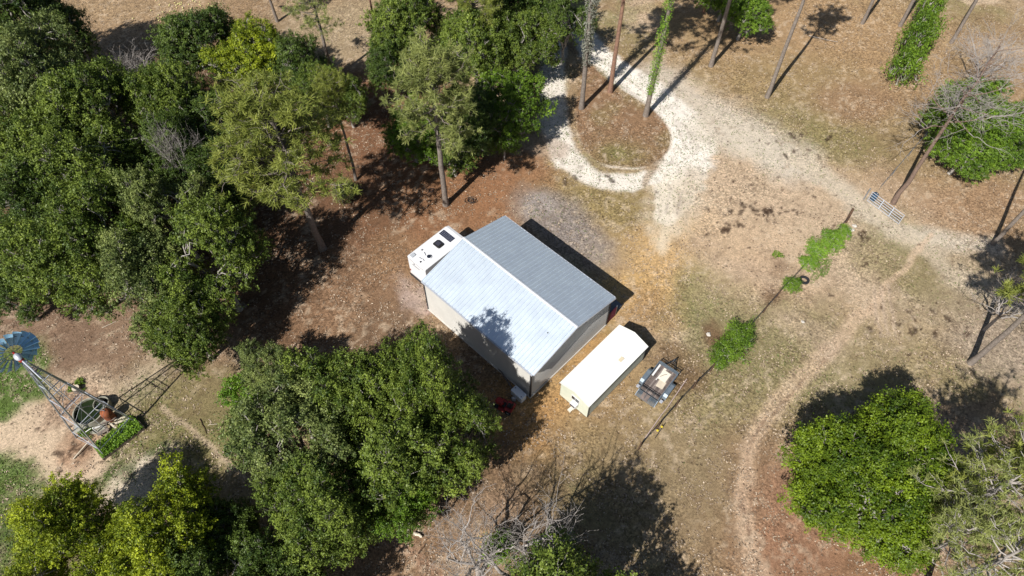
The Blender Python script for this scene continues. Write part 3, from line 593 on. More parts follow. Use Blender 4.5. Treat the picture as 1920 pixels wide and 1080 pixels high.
MB().box((BW / 2, BL / 2, .03), (BW + .16, BL + .16, .18), bev=.02).build('foundation', mat('white_slab', (.66, .63, .58), .9, var=.15), barn)
mb = MB()
for s in (0, 1):
    x0, x1 = (-ov, BW / 2) if s == 0 else (BW + ov, BW / 2); mb.bar((x0, -.37, EZ - ov * sl_ - .06), (x1, -.37, RZ - .06), .03, .15)
mb.build('rake_trim', M['steel_l'], barn)
mb = MB()
for x in (-ov - .06, BW + ov + .06): mb.box((x, BL / 2 - .1, EZ - .11), (.11, BL + .35, .11), bev=.02)
mb.build('gutter', M['steel_l'], barn)
MB().lathe((3.1, 1.15, EZ + 3.1 * sl_ + .03), [(.045, 0), (.045, .06)], 10, cap1=True).build('roof_bolt', M['black'], barn)
# apron slab and red sheet on the shaded side
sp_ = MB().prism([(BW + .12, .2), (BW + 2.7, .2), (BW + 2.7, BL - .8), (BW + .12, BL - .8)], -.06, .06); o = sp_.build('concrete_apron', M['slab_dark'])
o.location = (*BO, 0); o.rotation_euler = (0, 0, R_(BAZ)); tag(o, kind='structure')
mb = MB(); n_ = 15
for i in range(n_):
    x = .15 + i * .08; mb.add([(x, .0 + .03 * (i % 2), .02), (x + .08, .03 * ((i + 1) % 2), .02), (x + .08, .03 * ((i + 1) % 2), 1.5), (x, .03 * (i % 2), 1.5)], [(0, 1, 2, 3)])
    mb.add([(x, .03 + .03 * (i % 2), .02), (x + .08, .03 + .03 * ((i + 1) % 2), .02), (x + .08, .03 + .03 * ((i + 1) % 2), 1.5), (x, .03 + .03 * (i % 2), 1.5)], [(3, 2, 1, 0)])
c_, s_ = math.cos(R_(BAZ)), math.sin(R_(BAZ))
scr = empty('sheet_screen', (BO[0] + BW * c_ - .5 * s_ * 0, BO[1] + BW * s_, 0), R_(BAZ), 'maroon corrugated sheet screen standing in the shade beside the barn corner', 'screen')
mb.build('sheet', M['maroon'], scr); MB().box((.12, .05, .78), (.07, .07, 1.56)).build('post', M['steel'], scr); MB().box((1.4, .05, .78), (.07, .07, 1.56)).build('post', M['steel'], scr)
# ------------------------------------------------------------------ travel trailer behind the barn (x along its side)
RO, RAZ = (-9.5, 37.5), 46.5
rv = empty('travel_trailer', (*RO, 0), R_(RAZ), 'white travel trailer with solar panel and black roof unit parked behind the barn', 'travel trailer')
RL, RW, RT, RB = 5.3, 2.4, 3.0, .55
prof = [(0, RB), (0, RT - .06), (.06, RT), (RL - .5, RT), (RL - .22, RT - .10), (RL - .05, RT - .4), (RL + .05, RT - 1.1), (RL, RB + .5), (RL - .25, RB)]
mb = MB(); ks = [(0, .10), (-.10, .0), (-RW + .10, 0), (-RW, .10)]
np_ = len(prof); vs = []
for (y, ins) in ks:
    for (x, z) in prof: vs.append((x + (ins * .6 if x < RL / 2 else -ins), y, z - (ins * .6 if z > RT - .5 else 0)))
fs = [tuple(range(np_)), tuple(range(4 * np_ - 1, 3 * np_ - 1, -1))]
for k in range(3):
    for i in range(np_): j = (i + 1) % np_; fs.append((k * np_ + j, k * np_ + i, (k + 1) * np_ + i, (k + 1) * np_ + j))
mb.add(vs, fs).build('body', M['rvwhite'], rv)
def rl(px, py, z=RT): return tolocal(P(px, py, z), RO, RAZ)
x, y = rl(838, 443); sp = MB().box((x, y, RT + .035), (.62, 1.5, .04), bev=.01).build('solar_panel', M['solar'], rv)
mb = MB()
for i in range(9): mb.box((x, y - .75 + i * .1875, RT + .058), (.62, .012, .004))
for i in range(5): mb.box((x - .31 + i * .155, y, RT + .060), (.012, 1.5, .004))
mb.build('cell_grid', mat('grey_frame', (.35, .36, .42), .4), sp)
x, y = rl(822, 459); a_ = MB().box((x, y, RT + .10), (.70, .85, .2), bev=.08).build('roof_air_unit', M['black'], rv); MB().box((x, y, RT + .225), (.42, .5, .05), bev=.03).build('cover', mat('charcoal_plastic', (.05, .05, .07), .35), a_)
x, y = rl(804.5, 482.5); a_ = MB().lathe((x, y, RT - .01), [(.25, 0), (.25, .1), (.2, .14)], 20, cap1=True).build('roof_vent', M['rvwhite'], rv); MB().lathe((x, y, RT + .135), [(.2, 0), (.17, .06), (.05, .09)], 18, cap1=True).build('lid', M['glass'], a_)
x, y = rl(774, 479); MB().box((x, y, RT + .05), (.48, .4, .1), bev=.04).build('skylight', mat('smoky_skylight', (.45, .48, .52), .25), rv)
x, y = rl(791, 469); MB().lathe((x, y, RT - .01), [(.10, 0), (.10, .08), (.05, .12)], 12, cap1=True).build('plumbing_vent', mat('grey_vent', (.3, .3, .32), .5), rv)
x, y = rl(788.5, 491.5); MB().lathe((x, y, RT - .01), [(.07, 0), (.07, .1)], 12, cap1=True).build('plumbing_vent', M['black'], rv)
x, y = rl(797, 476); MB().tube([(x - .1, y - .2, RT + .05), (x + .05, y + .18, RT + .07)], .025, 6).build('antenna', M['rvgrey'], rv)
x, y = rl(790, 486); MB().tube([(x, y + .3, RT + .04), (x, y, RT + .08), (x + .1, y - .1, RT + .05), (x + .02, y - .35, RT + .05)], .02, 6).build('antenna', M['rvgrey'], rv)
mb = MB(); mb.box((-.012, -RW / 2, RT - .09), (.03, RW - .3, .03)); mb.build('rear_seam', M['rvgrey'], rv)
MB().box((-.02, -1.15, RT - .62), (.04, .95, .06)).build('rear_handle', M['rvgrey'], rv); MB().box((-.02, -.95, RT - .38), (.04, .12, .06)).build('camera_housing', M['black'], rv)
for yy in (-.2, -RW + .2): MB().box((-.02, yy, RB + .55), (.04, .1, .22), bev=.01).build('tail_light', M['redpaint'], rv)
MB().box((-.1, -RW / 2, RB - .02), (.12, RW - .3, .12), bev=.02).build('bumper', M['trblack'], rv)
for xx in (2.1, 3.0):
    for yy in (-.12, -RW + .12):
        wv = []; mb = MB(); mb.lathe((0, 0, 0), [(.2, -.1), (.33, -.1), (.34, -.05), (.34, .05), (.33, .1), (.2, .1)], 18, True, True); t_ = mb.build('wheel', M['rubber'], rv, True); t_.rotation_euler = (R_(90), 0, 0); t_.location = (xx, yy, .34)
MB().tube([(RL - .2, -RW / 2 - .5, RB), (RL + 1.0, -RW / 2, RB)], .05, 6).tube([(RL - .2, -RW / 2 + .5, RB), (RL + 1.0, -RW / 2, RB)], .05, 6).build('tow_frame', M['trblack'], rv)
# ------------------------------------------------------------------ cream shed (x along its length, y to the left)
SO, SAZ = (3.98, 25.15), 46.0
SL, SW, SE, SR = 7.45, 2.95, 2.32, 2.85
shed = empty('storage_shed', (*SO, 0), R_(SAZ), 'long cream portable shed with window in its end wall, beside the barn', 'shed')
mb = MB()
def srib(mb, y0, z0, y1, z1):
    n = 24
    for i in range(n):
        x0 = -.1 + i * (SL + .2) / n; x1 = x0 + (SL + .2) / n; q = x1 - (x1 - x0) * .12
        mb.add([(x0, y0, z0), (q, y0, z0), (q, y1, z1), (x0, y1, z1), (q, y0, z0 + .006), (x1, y0, z0 + .006), (x1, y1, z1 + .006), (q, y1, z1 + .006)], [(0, 1, 2, 3) if y0 < y1 else (3, 2, 1, 0), (4, 5, 6, 7) if y0 < y1 else (7, 6, 5, 4), (1, 4, 7, 2)])
srib(mb, -SW - .08, SE, -SW / 2, SR); srib(mb, .08, SE, -SW / 2, SR)
mb.add([(-.1, -SW - .08, SE - .05), (SL + .1, -SW - .08, SE - .05), (SL + .1, -SW / 2, SR - .05), (-.1, -SW / 2, SR - .05), (-.1, .08, SE - .05), (SL + .1, .08, SE - .05), (-.1, -SW - .08, SE), (SL + .1, -SW - .08, SE), (SL + .1, -SW / 2, SR), (-.1, -SW / 2, SR), (-.1, .08, SE), (SL + .1, .08, SE)],
       [(0, 3, 2, 1), (3, 4, 5, 2), (0, 1, 7, 6), (4, 10, 11, 5), (0, 6, 9, 3), (3, 9, 10, 4), (1, 2, 8, 7), (2, 5, 11, 8)])
rf = mb.build('roof', M['cream'], shed)
q_ = tolocal(P(1163, 674, 2.5), SO, SAZ)
MB().box((q_[0], q_[1], SE + (SR - SE) * (1 - abs(q_[1] + SW / 2) / (SW / 2 + .08)) + .006), (.5, .45, .04), bev=.01).build('stain', mat('tan_stain', (.66, .58, .42), .6), rf)
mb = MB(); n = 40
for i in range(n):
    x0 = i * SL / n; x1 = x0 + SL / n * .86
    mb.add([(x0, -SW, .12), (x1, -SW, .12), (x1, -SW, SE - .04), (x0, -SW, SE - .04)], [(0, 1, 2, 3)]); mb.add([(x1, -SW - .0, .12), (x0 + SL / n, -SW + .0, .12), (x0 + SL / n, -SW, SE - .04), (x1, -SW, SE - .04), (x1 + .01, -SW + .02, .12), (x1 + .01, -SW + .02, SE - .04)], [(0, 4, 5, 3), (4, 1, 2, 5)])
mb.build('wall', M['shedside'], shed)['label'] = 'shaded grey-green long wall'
MB().box((SL / 2, -.02, (SE + .08) / 2), (SL, .04, SE - .12)).build('wall', M['creamwall'], shed)
for xx in (0, SL):
    mb = MB(); g = .03; xa, xb = (xx, xx + g) if xx == 0 else (xx - g, xx)
    pl = [(-SW + .003, .12), (-.003, .12), (-.003, SE - .05), (-SW / 2, SR - .06), (-SW + .003, SE - .05)]
    mb.add([(xa, y, z) for y, z in pl] + [(xb, y, z) for y, z in pl], [(0, 1, 2, 3, 4), (9, 8, 7, 6, 5)] + [(i, i + 5, (i + 1) % 5 + 5, (i + 1) % 5) for i in range(5)]); mb.build('gable_wall', M['creamwall'], shed)
mb = MB(); mb.bar((-.08, .09, SE - .04), (-.08, -SW / 2, SR - .045), .03, .09); mb.bar((-.08, -SW - .09, SE - .04), (-.08, -SW / 2, SR - .045), .03, .09); mb.build('rake_trim', M['white'], shed)
MB().box((SL / 2, -SW - .10, SE - .055), (SL + .1, .03, .07)).build('eave_trim', M['trim_dark'], shed); 
for xx in (.05, SL - .05): MB().box((xx, -SW - .01, 1.2), (.06, .05, 2.2)).build('corner_trim', M['trim_dark'], shed)
MB().box((SL / 2, -SW / 2, .06), (SL - .06, SW - .1, .16)).build('skid_base', M['oldwood'], shed)
wy_ = -1.62
wf = MB().box((-.02, wy_, 1.55), (.05, .86, .62), bev=.01).build('window', M['white'], shed); MB().box((-.052, wy_, 1.58), (.02, .74, .46)).build('pane', M['glass'], wf); MB().box((-.066, wy_, 1.58), (.012, .03, .46)).build('frame_bar', M['white'], wf)
a_ = MB().box((-.22, wy_ - .05, 1.02), (.42, .62, .4), bev=.03).build('window_air_unit', M['white'], shed); MB().box((-.438, wy_ - .05, 1.02), (.012, .5, .28)).build('grille', mat('unit_grille', (.10, .10, .13), .5), a_)
p = P(1070, 769); o = empty('step_block', (p[0], p[1], 0), R_(40), 'small pale wooden step lying on sand in front of the shed window', 'step')
MB().box((0, 0, .22), (.46, .32, .04), bev=.01).build('tread', M['plywood'], o)
for xx in (-.2, .2): MB().box((xx, 0, .1), (.05, .34, .2)).build('side', M['palewood'], o)
# ------------------------------------------------------------------ utility trailer (x forward, y left)
TO, TAZ = (10.62, 25.5), 51.0
TLn, TW, TZ = 3.05, 1.82, .58
tr = empty('utility_trailer', (*TO, 0), R_(TAZ), 'grey utility trailer with plank deck, mesh ramp and cream sheets on it', 'trailer')
for i in range(12):
    y = -.06 - (i + .5) * (TW - .12) / 12; MB().box((TLn / 2, y, TZ), (TLn - .08, (TW - .12) / 12 - .012, .045), bev=.006).build('deck_plank', M['deck2' if i in (3, 5, 6, 9) else 'deck'], tr)
mb = MB()
for y in (0, -TW): mb.box((TLn / 2, y, TZ - .05), (TLn, .07, .14)); 
for x in (0, TLn): mb.box((x, -TW / 2, TZ - .05), (.07, TW, .14))
mb.build('chassis', M['trsteel'], tr)
mb = MB()
for y in (0, -TW):
    mb.box((TLn / 2, y, TZ + .36), (TLn + .05, .055, .055))
    for x in (.03, TLn * .5, TLn - .03): mb.box((x, y, TZ + .18), (.05, .05, .32))
mb.box((TLn, -TW / 2, TZ + .36), (.055, TW, .055)); mb.box((TLn, -TW / 2, TZ + .18), (.045, TW, .045)); mb.build('side_rail', M['trsteel'], tr)
mb = MB(); mb.bar((TLn, -.35, TZ - .08), (TLn + 1.2, -TW / 2, TZ - .08), .07, .09); mb.bar((TLn, -TW + .35, TZ - .08), (TLn + 1.2, -TW / 2, TZ - .08), .07, .09); mb.box((TLn + .45, -TW / 2, TZ - .08), (.06, .75, .06)); mb.box((TLn + .8, -TW / 2, TZ - .08), (.05, .38, .05)); mb.build('tongue', M['trblack'], tr)
MB().tube([(TLn + 1.0, -TW / 2 + .06, .1), (TLn + 1.0, -TW / 2 + .06, .78)], .03, 8).build('jack', M['steel'], tr); MB().box((TLn + 1.27, -TW / 2, TZ - .05), (.18, .11, .1), bev=.03).build('coupler', M['trblack'], tr)
for y in (.02, -TW - .02):
    s_ = 1 if y > 0 else -1
    MB().tube([(TLn - .05, y, TZ + .1), (TLn + .42, y + .02 * s_, TZ + .1), (TLn + .5, y - .06 * s_, TZ + .1), (TLn + .5, y - .42 * s_, TZ + .1), (TLn + .05, y - .42 * s_, TZ + .1)], .026, 6).build('front_loop', M['trblack'], tr)
for s_, y in ((1, .22), (-1, -TW - .22)):
    mb = MB(); pr = [(.5, .3), (.62, .55), (.85, .7), (1.9, .7), (2.15, .55), (2.28, .3)]
    for i in range(len(pr) - 1):
        a, b_ = pr[i], pr[i + 1]; mb.add([(a[0], y - .17, a[1]), (b_[0], y - .17, b_[1]), (b_[0], y + .17, b_[1]), (a[0], y + .17, a[1]), (a[0], y - .17, a[1] - .02), (b_[0], y - .17, b_[1] - .02), (b_[0], y + .17, b_[1] - .02), (a[0], y + .17, a[1] - .02)], [(0, 1, 2, 3), (7, 6, 5, 4), (0, 4, 5, 1), (3, 2, 6, 7)])
    mb.build('fender', M['trsteel'], tr)
    for xx in (1.02, 1.75):
        t_ = MB().lathe((0, 0, 0), [(.19, -.09), (.31, -.09), (.33, -.05), (.33, .05), (.31, .09), (.19, .09)], 18).build('wheel', M['rubber'], tr, True); t_.rotation_euler = (R_(90), 0, 0); t_.location = (xx, y, .33)
        r_ = MB().lathe((0, 0, 0), [(.19, -.05), (.19, .05), (.06, .07)], 14, True, True).build('rim', M['steel_l'], t_)
    MB().box((.1, y, TZ - .02), (.28, .26, .1), bev=.02).build('tail_light', M['steel_l'], tr)
g = MB(); GA = -.62
# ramp gate hinged at the rear: black upper frame, slatted lower part resting out behind
for y in (-.05, -.6, -1.2, -TW + .05): g.bar((.32, y, TZ + .30), (-.06, y, TZ + .06), .035, .035)
for (x, z) in ((.32, TZ + .30), (.2, TZ + .225), (-.06, TZ + .06)): g.bar((x, -.03, z), (x, -TW + .03, z), .04, .04)
g.build('gate_brace', M['trblack'], tr)
rm = MB()
for y in (.0, -TW): rm.bar((-.06, y, TZ + .04), (GA, y, TZ - .24), .05, .05)
for i in range(9):
    f = i / 8; rm.bar((-.06 + (GA + .06) * f, 0, TZ + .04 - .28 * f), (-.06 + (GA + .06) * f, -TW, TZ + .04 - .28 * f), .045, .02)
rm.build('ramp', M['trsteel'], tr)
pm = MB()
for y0, y1 in ((-.45, -.75), (-.8, -1.1)): pm.add([(-.1, y0, TZ + .07), (-.1, y1, TZ + .07), (GA, y1, TZ - .2), (GA, y0, TZ - .2), (-.1, y0, TZ + .04), (-.1, y1, TZ + .04), (GA, y1, TZ - .23), (GA, y0, TZ - .23)], [(0, 3, 2, 1), (4, 5, 6, 7), (0, 1, 5, 4), (1, 2, 6, 5), (2, 3, 7, 6), (3, 0, 4, 7)])
pm.build('ramp_board', M['deck'], tr)
def on_tr(name, x, y, l, w_, z, m, label, cat, rz=0):
    c, s = math.cos(R_(TAZ)), math.sin(R_(TAZ)); o = MB().box((0, 0, 0), (l, w_, .03), bev=.006).build(name, m); o.location = (TO[0] + x * c - y * s, TO[1] + x * s + y * c, TZ + z); o.rotation_euler = (0, 0, R_(TAZ + rz)); return tag(o, label, cat)
on_tr('sheet', 2.2, -1.02, 1.0, .72, .075, M['plywood'], 'cream rectangular sheet at the front of the trailer deck', 'sheet')
on_tr('sheet', 1.4, -1.2, .75, .62, .042, M['palewood'], 'pinkish tan sheet partly under the cream sheet on the trailer', 'sheet', 3)
on_tr('white_strip', 2.3, -.18, 1.3, .15, .045, M['white'], 'wide white plastic strip along the left edge of the trailer deck', 'strip', 1)
on_tr('white_strip', 1.95, -.66, .95, .07, .045, M['white'], 'narrow white strip in the middle of the trailer deck', 'strip', -2)
on_tr('white_strip', 2.65, -.72, .5, .22, .045, M['plywood'], 'short cream board at the front rail of the trailer', 'strip', 2)
sb = empty('stick', (0, 0, 0), 0, 'thin dark stick lying on the cream sheet in the trailer', 'stick'); a_ = P(1238, 706, .68); b_ = P(1251, 702, .68); MB().tube([tuple(a_), ((a_[0] + b_[0]) / 2, (a_[1] + b_[1]) / 2 + .04, .69), tuple(b_)], .022, 6).build('branch', M['oldwood'], sb)
# ------------------------------------------------------------------ things at the barn's near corner
cf = empty('chest_freezer', (.55, 24.98, 0), R_(-45), 'white chest freezer with black latches at the barn corner', 'freezer')
MB().box((0, 0, .42), (1.22, .62, .72), bev=.04).build('body', M['white'], cf); MB().box((0, 0, .84), (1.26, .66, .10), bev=.04).build('lid', mat('white_lid', (.72, .78, .86), .4), cf)
for x in (-.45, .45): MB().box((x, .1 if x < 0 else -.15, .91), (.08, .08, .04), bev=.015).build('latch', M['black'], cf)
a_, b_ = P(929, 684), P(977, 757); pl = MB().tube([(a_[0], a_[1], .12), ((a_[0] + b_[0]) / 2, (a_[1] + b_[1]) / 2, .42), (b_[0], b_[1], .12)], [.07, .075, .06], 8).build('wooden_pole', M['oldwood'], None, True); tag(pl, 'long brown wooden pole lying between red mower and chest freezer', 'pole')
mw = empty('riding_mower', (-.55, 24.05, 0), R_(150), 'red riding mower parked in deep shade near the barn corner', 'mower')
MB().box((.5, 0, .62), (.75, .56, .4), bev=.12).build('hood', M['redpaint'], mw); MB().box((-.45, 0, .58), (.7, .95, .14), bev=.06).build('fender', M['redpaint'], mw)
MB().box((0, 0, .38), (1.5, .42, .14), bev=.03).build('chassis', M['trblack'], mw); MB().box((.05, 0, .22), (.85, 1.1, .14), bev=.06).build('mower_deck', M['redpaint'], mw)
se = MB().box((-.42, 0, .74), (.42, .44, .14), bev=.06).build('seat', M['black'], mw); MB().box((-.64, 0, .95), (.1, .42, .36), bev=.04).build('backrest', M['black'], se)
MB().tube([(.15, 0, .75), (.0, 0, 1.0)], .025, 6).build('steering_column', M['black'], mw)
o = MB().lathe((0, 0, 0), [(.16, -.015), (.19, -.015), (.19, .015), (.16, .015), (.16, -.015)], 16).build('steering_wheel', M['black'], mw); o.location = (-.02, 0, 1.02); o.rotation_euler = (0, R_(-25), 0)
for x, y, r in ((.62, .38, .2), (.62, -.38, .2), (-.5, .46, .27), (-.5, -.46, .27)):
    t_ = MB().lathe((0, 0, 0), [(r * .5, -.09), (r * .93, -.09), (r, -.05), (r, .05), (r * .93, .09), (r * .5, .09)], 16).build('wheel', M['rubber'], mw, True); t_.rotation_euler = (R_(90), 0, 0); t_.location = (x, y, r); MB().lathe((0, 0, 0), [(r * .5, -.04), (r * .5, .04)], 12, True, True).build('rim', M['white'], t_)
p = P(961, 752); o = MB().box((0, 0, .2), (.35, .25, .4), bev=.03).build('feed_sack', mat('pale_sack', (.6, .58, .55), .8, var=.2), None); o.location = (p[0] + .1, p[1] + .1, .0); tag(o, 'pale sack standing beside the red mower in the shade', 'sack')
# ------------------------------------------------------------------ windmill
WX, WY, WH = -32.8, 22.05, 11.7
wm = empty('windmill', (WX, WY, 0), 0, 'tall steel farm windmill with blue bladed wheel standing over a water tank', 'windmill')
fa = [R_(a) for a in (-74, 16, 106, 196)]; FR0 = 2.25
def leg_pt(k, z): r = FR0 * (1 - z / (WH - .2)) + .10; return Vector((r * math.cos(fa[k]), r * math.sin(fa[k]), z))
for k in range(4): MB().bar(leg_pt(k, -.2), leg_pt(k, WH - .5), .085, .085).build('tower_leg', M['steel'], wm)
zs = [1.0, 3.8, 6.3, 8.4, 10.1]
for i, z in enumerate(zs):
    mb = MB()
    for k in range(4): mb.bar(leg_pt(k, z), leg_pt((k + 1) % 4, z), .05, .05)
    mb.build('girt', M['steel_l'], wm)
    if i < len(zs) - 1:
        mb = MB()
        for k in range(4): mb.bar(leg_pt(k, z), leg_pt((k + 1) % 4, zs[i + 1]), .018, .018); mb.bar(leg_pt((k + 1) % 4, z), leg_pt(k, zs[i + 1]), .018, .018)
        mb.build('cross_brace', M['steel_l'], wm)
mb = MB()
for k in range(4): mb.bar(leg_pt(k, -.1), leg_pt((k + 1) % 4, zs[0]), .03, .03)
mb.build('cross_brace', M['steel_l'], wm)
MB().tube([(0, 0, .2), (0, 0, WH)], .035, 8).build('pump_rod', M['steel_l'], wm)
MB().box((0, 0, WH - 1.35), (.55, .55, .05)).build('platform', M['oldwood'], wm)
TA = R_(-36); ax = Vector((math.cos(TA), math.sin(TA), 0)); sd_ = Vector((-ax.y, ax.x, 0)); up = Vector((0, 0, 1))
hb = Vector((0, 0, WH + .25)); gb = MB().box((0, 0, 0), (.75, .34, .38), bev=.12).build('gearbox', M['redpaint'], wm); gb.location = hb; gb.rotation_euler = (0, 0, TA)
gh = MB().lathe((0, 0, 0), [(.26, 0), (.24, .1), (.15, .2), (.03, .25)], 16, cap1=True).build('hood', M['steel_l'], wm, True); gh.location = hb + Vector((0, 0, .18)); gh.scale = (1.35, .9, 1); gh.rotation_euler = (0, 0, TA)
MB().tube([hb + ax * .3, hb + ax * 2.6 + up * .05], .06, 8).tube([hb + ax * .3 + up * -.25, hb + ax * 2.4], .035, 6).build('tail_boom', M['steel_l'], wm)
mb = MB(); tv = [(1.7, -.3), (2.3, -.6), (4.5, -.85), (4.7, -.1), (4.5, .6), (2.3, .4), (1.7, .22)]; th_ = .012
a = [hb + ax * x + up * z + sd_ * th_ for x, z in tv]; b_ = [hb + ax * x + up * z - sd_ * th_ for x, z in tv]; nn = len(tv)
mb.add(a + b_, [tuple(range(nn)), tuple(range(2 * nn - 1, nn - 1, -1))] + [(i, (i + 1) % nn, nn + (i + 1) % nn, nn + i) for i in range(nn)]).build('tail_vane', mat('white_vane', (.62, .64, .68), .45, .2), wm)
wc = hb - ax * .75; NB = 18; RO_, RI_ = 1.62, .58
whl = MB().tube([hb - ax * .3, wc - ax * .05], .07, 10).build('wheel_hub', M['redpaint'], wm)
wa = sd_; tilt = up
def wp(r, an, d=0): return wc + (wa * math.cos(an) + tilt * math.sin(an)) * r - ax * d
mb = MB()
for r in (RI_ + .05, 1.25): mb.tube([wp(r, i * math.pi / 18, .02) for i in range(37)], .02, 6, False)
for i in range(6): mb.tube([wp(.05, i * math.pi / 3), wp(1.58, i * math.pi / 3)], .022, 6)
mb.build('wheel_ring', M['steel'], wm)
for i in range(NB):
    a0 = i * 2 * math.pi / NB; a1 = a0 + 2 * math.pi / NB * .82; mb = MB(); vs = []; S = 5
    for r in (RI_, (RI_ + RO_) / 2, RO_):
        for s in range(S): f = s / (S - 1); an = a0 + (a1 - a0) * f; d = (.04 + .26 * f + .05 * math.sin(f * math.pi)) * (r / RO_); vs.append(wp(r, an, d - .15 * r / RO_))
    n0 = len(vs); vs += [v + ax * .008 for v in vs]; fs = []
    for j in range(2):
        for s in range(S - 1): q = j * S + s; fs.append((q, q + 1, q + S + 1, q + S)); fs.append((n0 + q, n0 + q + S, n0 + q + S + 1, n0 + q + 1))
    for s in range(S - 1): fs.append((2 * S + s, 2 * S + s + 1, n0 + 2 * S + s + 1, n0 + 2 * S + s)); fs.append((s, n0 + s, n0 + s + 1, s + 1))
    for e in (0, S - 1):
        for j in range(2): fs.append((j * S + e, (j + 1) * S + e, n0 + (j + 1) * S + e, n0 + j * S + e))
    mb.add(vs, fs).build('blade', M['blade'], wm)
# ------------------------------------------------------------------ tank and clutter below the windmill
p = P(166, 771, .6)
tk = empty('water_tank', (p[0], p[1], 0), 0, 'open round stock tank of dark green water under the windmill', 'water tank')
MB().lathe((0, 0, 0), [(1.22, -.05), (1.22, .66), (1.14, .66), (1.14, -.02)], 40).build('tank_wall', M['tankwall'], tk, True); MB().lathe((0, 0, 0), [(1.14, .44), (.01, .44)], 40, cap1=False).build('water', M['water'], tk)
MB().prism([(-1.45, .2), (-.9, -1.6), (1.4, -1.75), (1.6, -.2), (.6, 1.0), (-.8, 1.2)], -.05, .035).build('concrete_pad', M['tankwall'], tk)
p = P(190, 757, .5); t2 = empty('cut_tank', (p[0], p[1], 0), 0, 'small empty cut off tank with pale rim behind the water tank', 'tank')
MB().lathe((0, 0, 0), [(.62, -.03), (.62, .62), (.57, .62), (.57, .05)], 30).build('tank_wall', M['tankwall'], t2, True); MB().lathe((0, 0, 0), [(.57, .06), (.01, .06)], 30).build('tank_floor', M['black'], t2)
p = P(200, 776, .9); t3 = empty('pressure_tank', (p[0], p[1], 0), 0, 'rusty orange pressure tank standing inside the windmill legs', 'pressure tank')
MB().lathe((0, 0, 0), [(.36, .0), (.40, .06), (.40, 1.1), (.36, 1.25), (.22, 1.37), (.05, 1.41)], 26, cap0=True, cap1=True).build('shell', M['rust'], t3, True); MB().lathe((0, 0, 0), [(.412, .9), (.412, .95)], 26).build('band', M['trblack'], t3); MB().tube([(.1, 0, 1.38), (.1, 0, 1.5), (-.3, .1, 1.5), (-.6, .1, 1.0)], .025, 6).build('pipe', M['steel'], t3)
gb0 = P(226, 822); gd = empty('garden_bed', (gb0[0], gb0[1], 0), R_(47), 'wood edged bed of bright green plants beside the windmill legs', 'garden bed')
for y in (-.72, .72): MB().box((0, y, .1), (3.6, .06, .34)).build('edge_board', M['oldwood'], gd)
for x in (-1.8, 1.8): MB().box((x, 0, .1), (.06, 1.4, .34)).build('edge_board', M['oldwood'], gd)
MB().box((0, 0, .06), (3.5, 1.36, .2)).build('soil', M['soilbox'], gd)
rng = np.random.RandomState(5); cc = np.stack([rng.rand(5200) * 3.5 - 1.75, (rng.rand(5200) - .5) * 1.5, .2 + rng.rand(5200) ** 2 * .35], 1); cc[:, 2] += .2 * vnoise(cc[:, 0] * 2 + 9, cc[:, 1] * 2 + 9, 3)
V, F, T = leaves(cc, np.array([0, 0, 1.]), .13, rng, rng.rand(5200)); o = bpy.data.objects.new('plants', np_mesh('plants', V, F, M['oak_lime'], T)); link(o, gd)
def patch(cx, cy, rx, ry, n, mk, label, h=.3, seed=1, leaf=.1, az=0, cat='ground cover', name='weeds'):
    rng = np.random.RandomState(seed); p = P(cx, cy); a = rng.rand(n) * 6.283; r = rng.rand(n) ** .5 * (1 + .25 * np.sin(a * 3 + seed) + .15 * np.sin(a * 5)); x = np.cos(a) * r * rx; y = np.sin(a) * r * ry
    keep = vnoise(x * 2.2 + 50, y * 2.2 + 50, seed) > .32; x, y, r = x[keep], y[keep], r[keep]; c, s = math.cos(R_(az)), math.sin(R_(az))
    cc = np.stack([x * c - y * s, x * s + y * c, .02 + rng.rand(len(x)) * h * (1.05 - .6 * r)], 1); V, F, T = leaves(cc, np.array([0, 0, .8]), leaf, rng, rng.rand(len(x)))
    o = bpy.data.objects.new(name, np_mesh(name, V, F, M[mk], T)); link(o); o.location = (p[0], p[1], 0); return tag(o, label, cat, kind='stuff')
patch(243, 792, 1.0, .7, 1500, 'oak_bright', 'green weeds between garden bed and planks', seed=2, az=47)
patch(146, 724, .75, .6, 1500, 'oak_bright', 'ring of green weeds round the tan stump', seed=3)
patch(163, 812, .6, .5, 900, 'oak_bright', 'green weeds beside the tank pad', seed=4)
for i, (x_, y_, a_, l_, w_) in enumerate(((224, 786, 20, 1.3, .16), (230, 791, 25, 1.5, .18), (203, 806, -60, 1.2, .12), (196, 812, 40, .9, .3), (216, 802, -35, 1.0, .14), (208, 793, 30, 1.2, .14))):
    p = P(x_, y_); o = MB().box((0, 0, 0), (l_, w_, .05), bev=.01).build('plank', M['palewood' if i in (0, 1, 4) else 'oldwood']); o.location = (p[0], p[1], .1 + .06 * i); o.rotation_euler = (0, R_(3), R_(a_))
    tag(o, ['grey plank lying at the far end of the garden bed', 'pale plank touching the far weeds by the windmill', 'dark narrow plank beside the rusty tank', 'short wide dark board nearest the tank pad', 'pale plank between rusty tank and garden bed', 'dark plank leaning by the foot of the rusty tank'][i], 'plank')
a_, b_ = P(172, 829), P(138, 861); tag(MB().tube([(a_[0], a_[1], .35), (b_[0], b_[1], .05)], .045, 8).build('pale_pole', M['palewood']), 'pale yellowish pole slanting away from the windmill foot', 'pole')
p = P(183, 810); pb = empty('water_pump', (p[0], p[1], 0), R_(30), 'white hand pump head under the windmill tower', 'pump')
MB().tube([(0, 0, 0), (0, 0, .8)], .06, 8).build('pump_body', M['white'], pb); MB().tube([(0, 0, .7), (.45, 0, .6), (.55, 0, .45)], .05, 8).build('spout', M['white'], pb); MB().tube([(-.1, 0, .85), (-.6, 0, .7)], .03, 6).build('pump_handle', M['white'], pb)
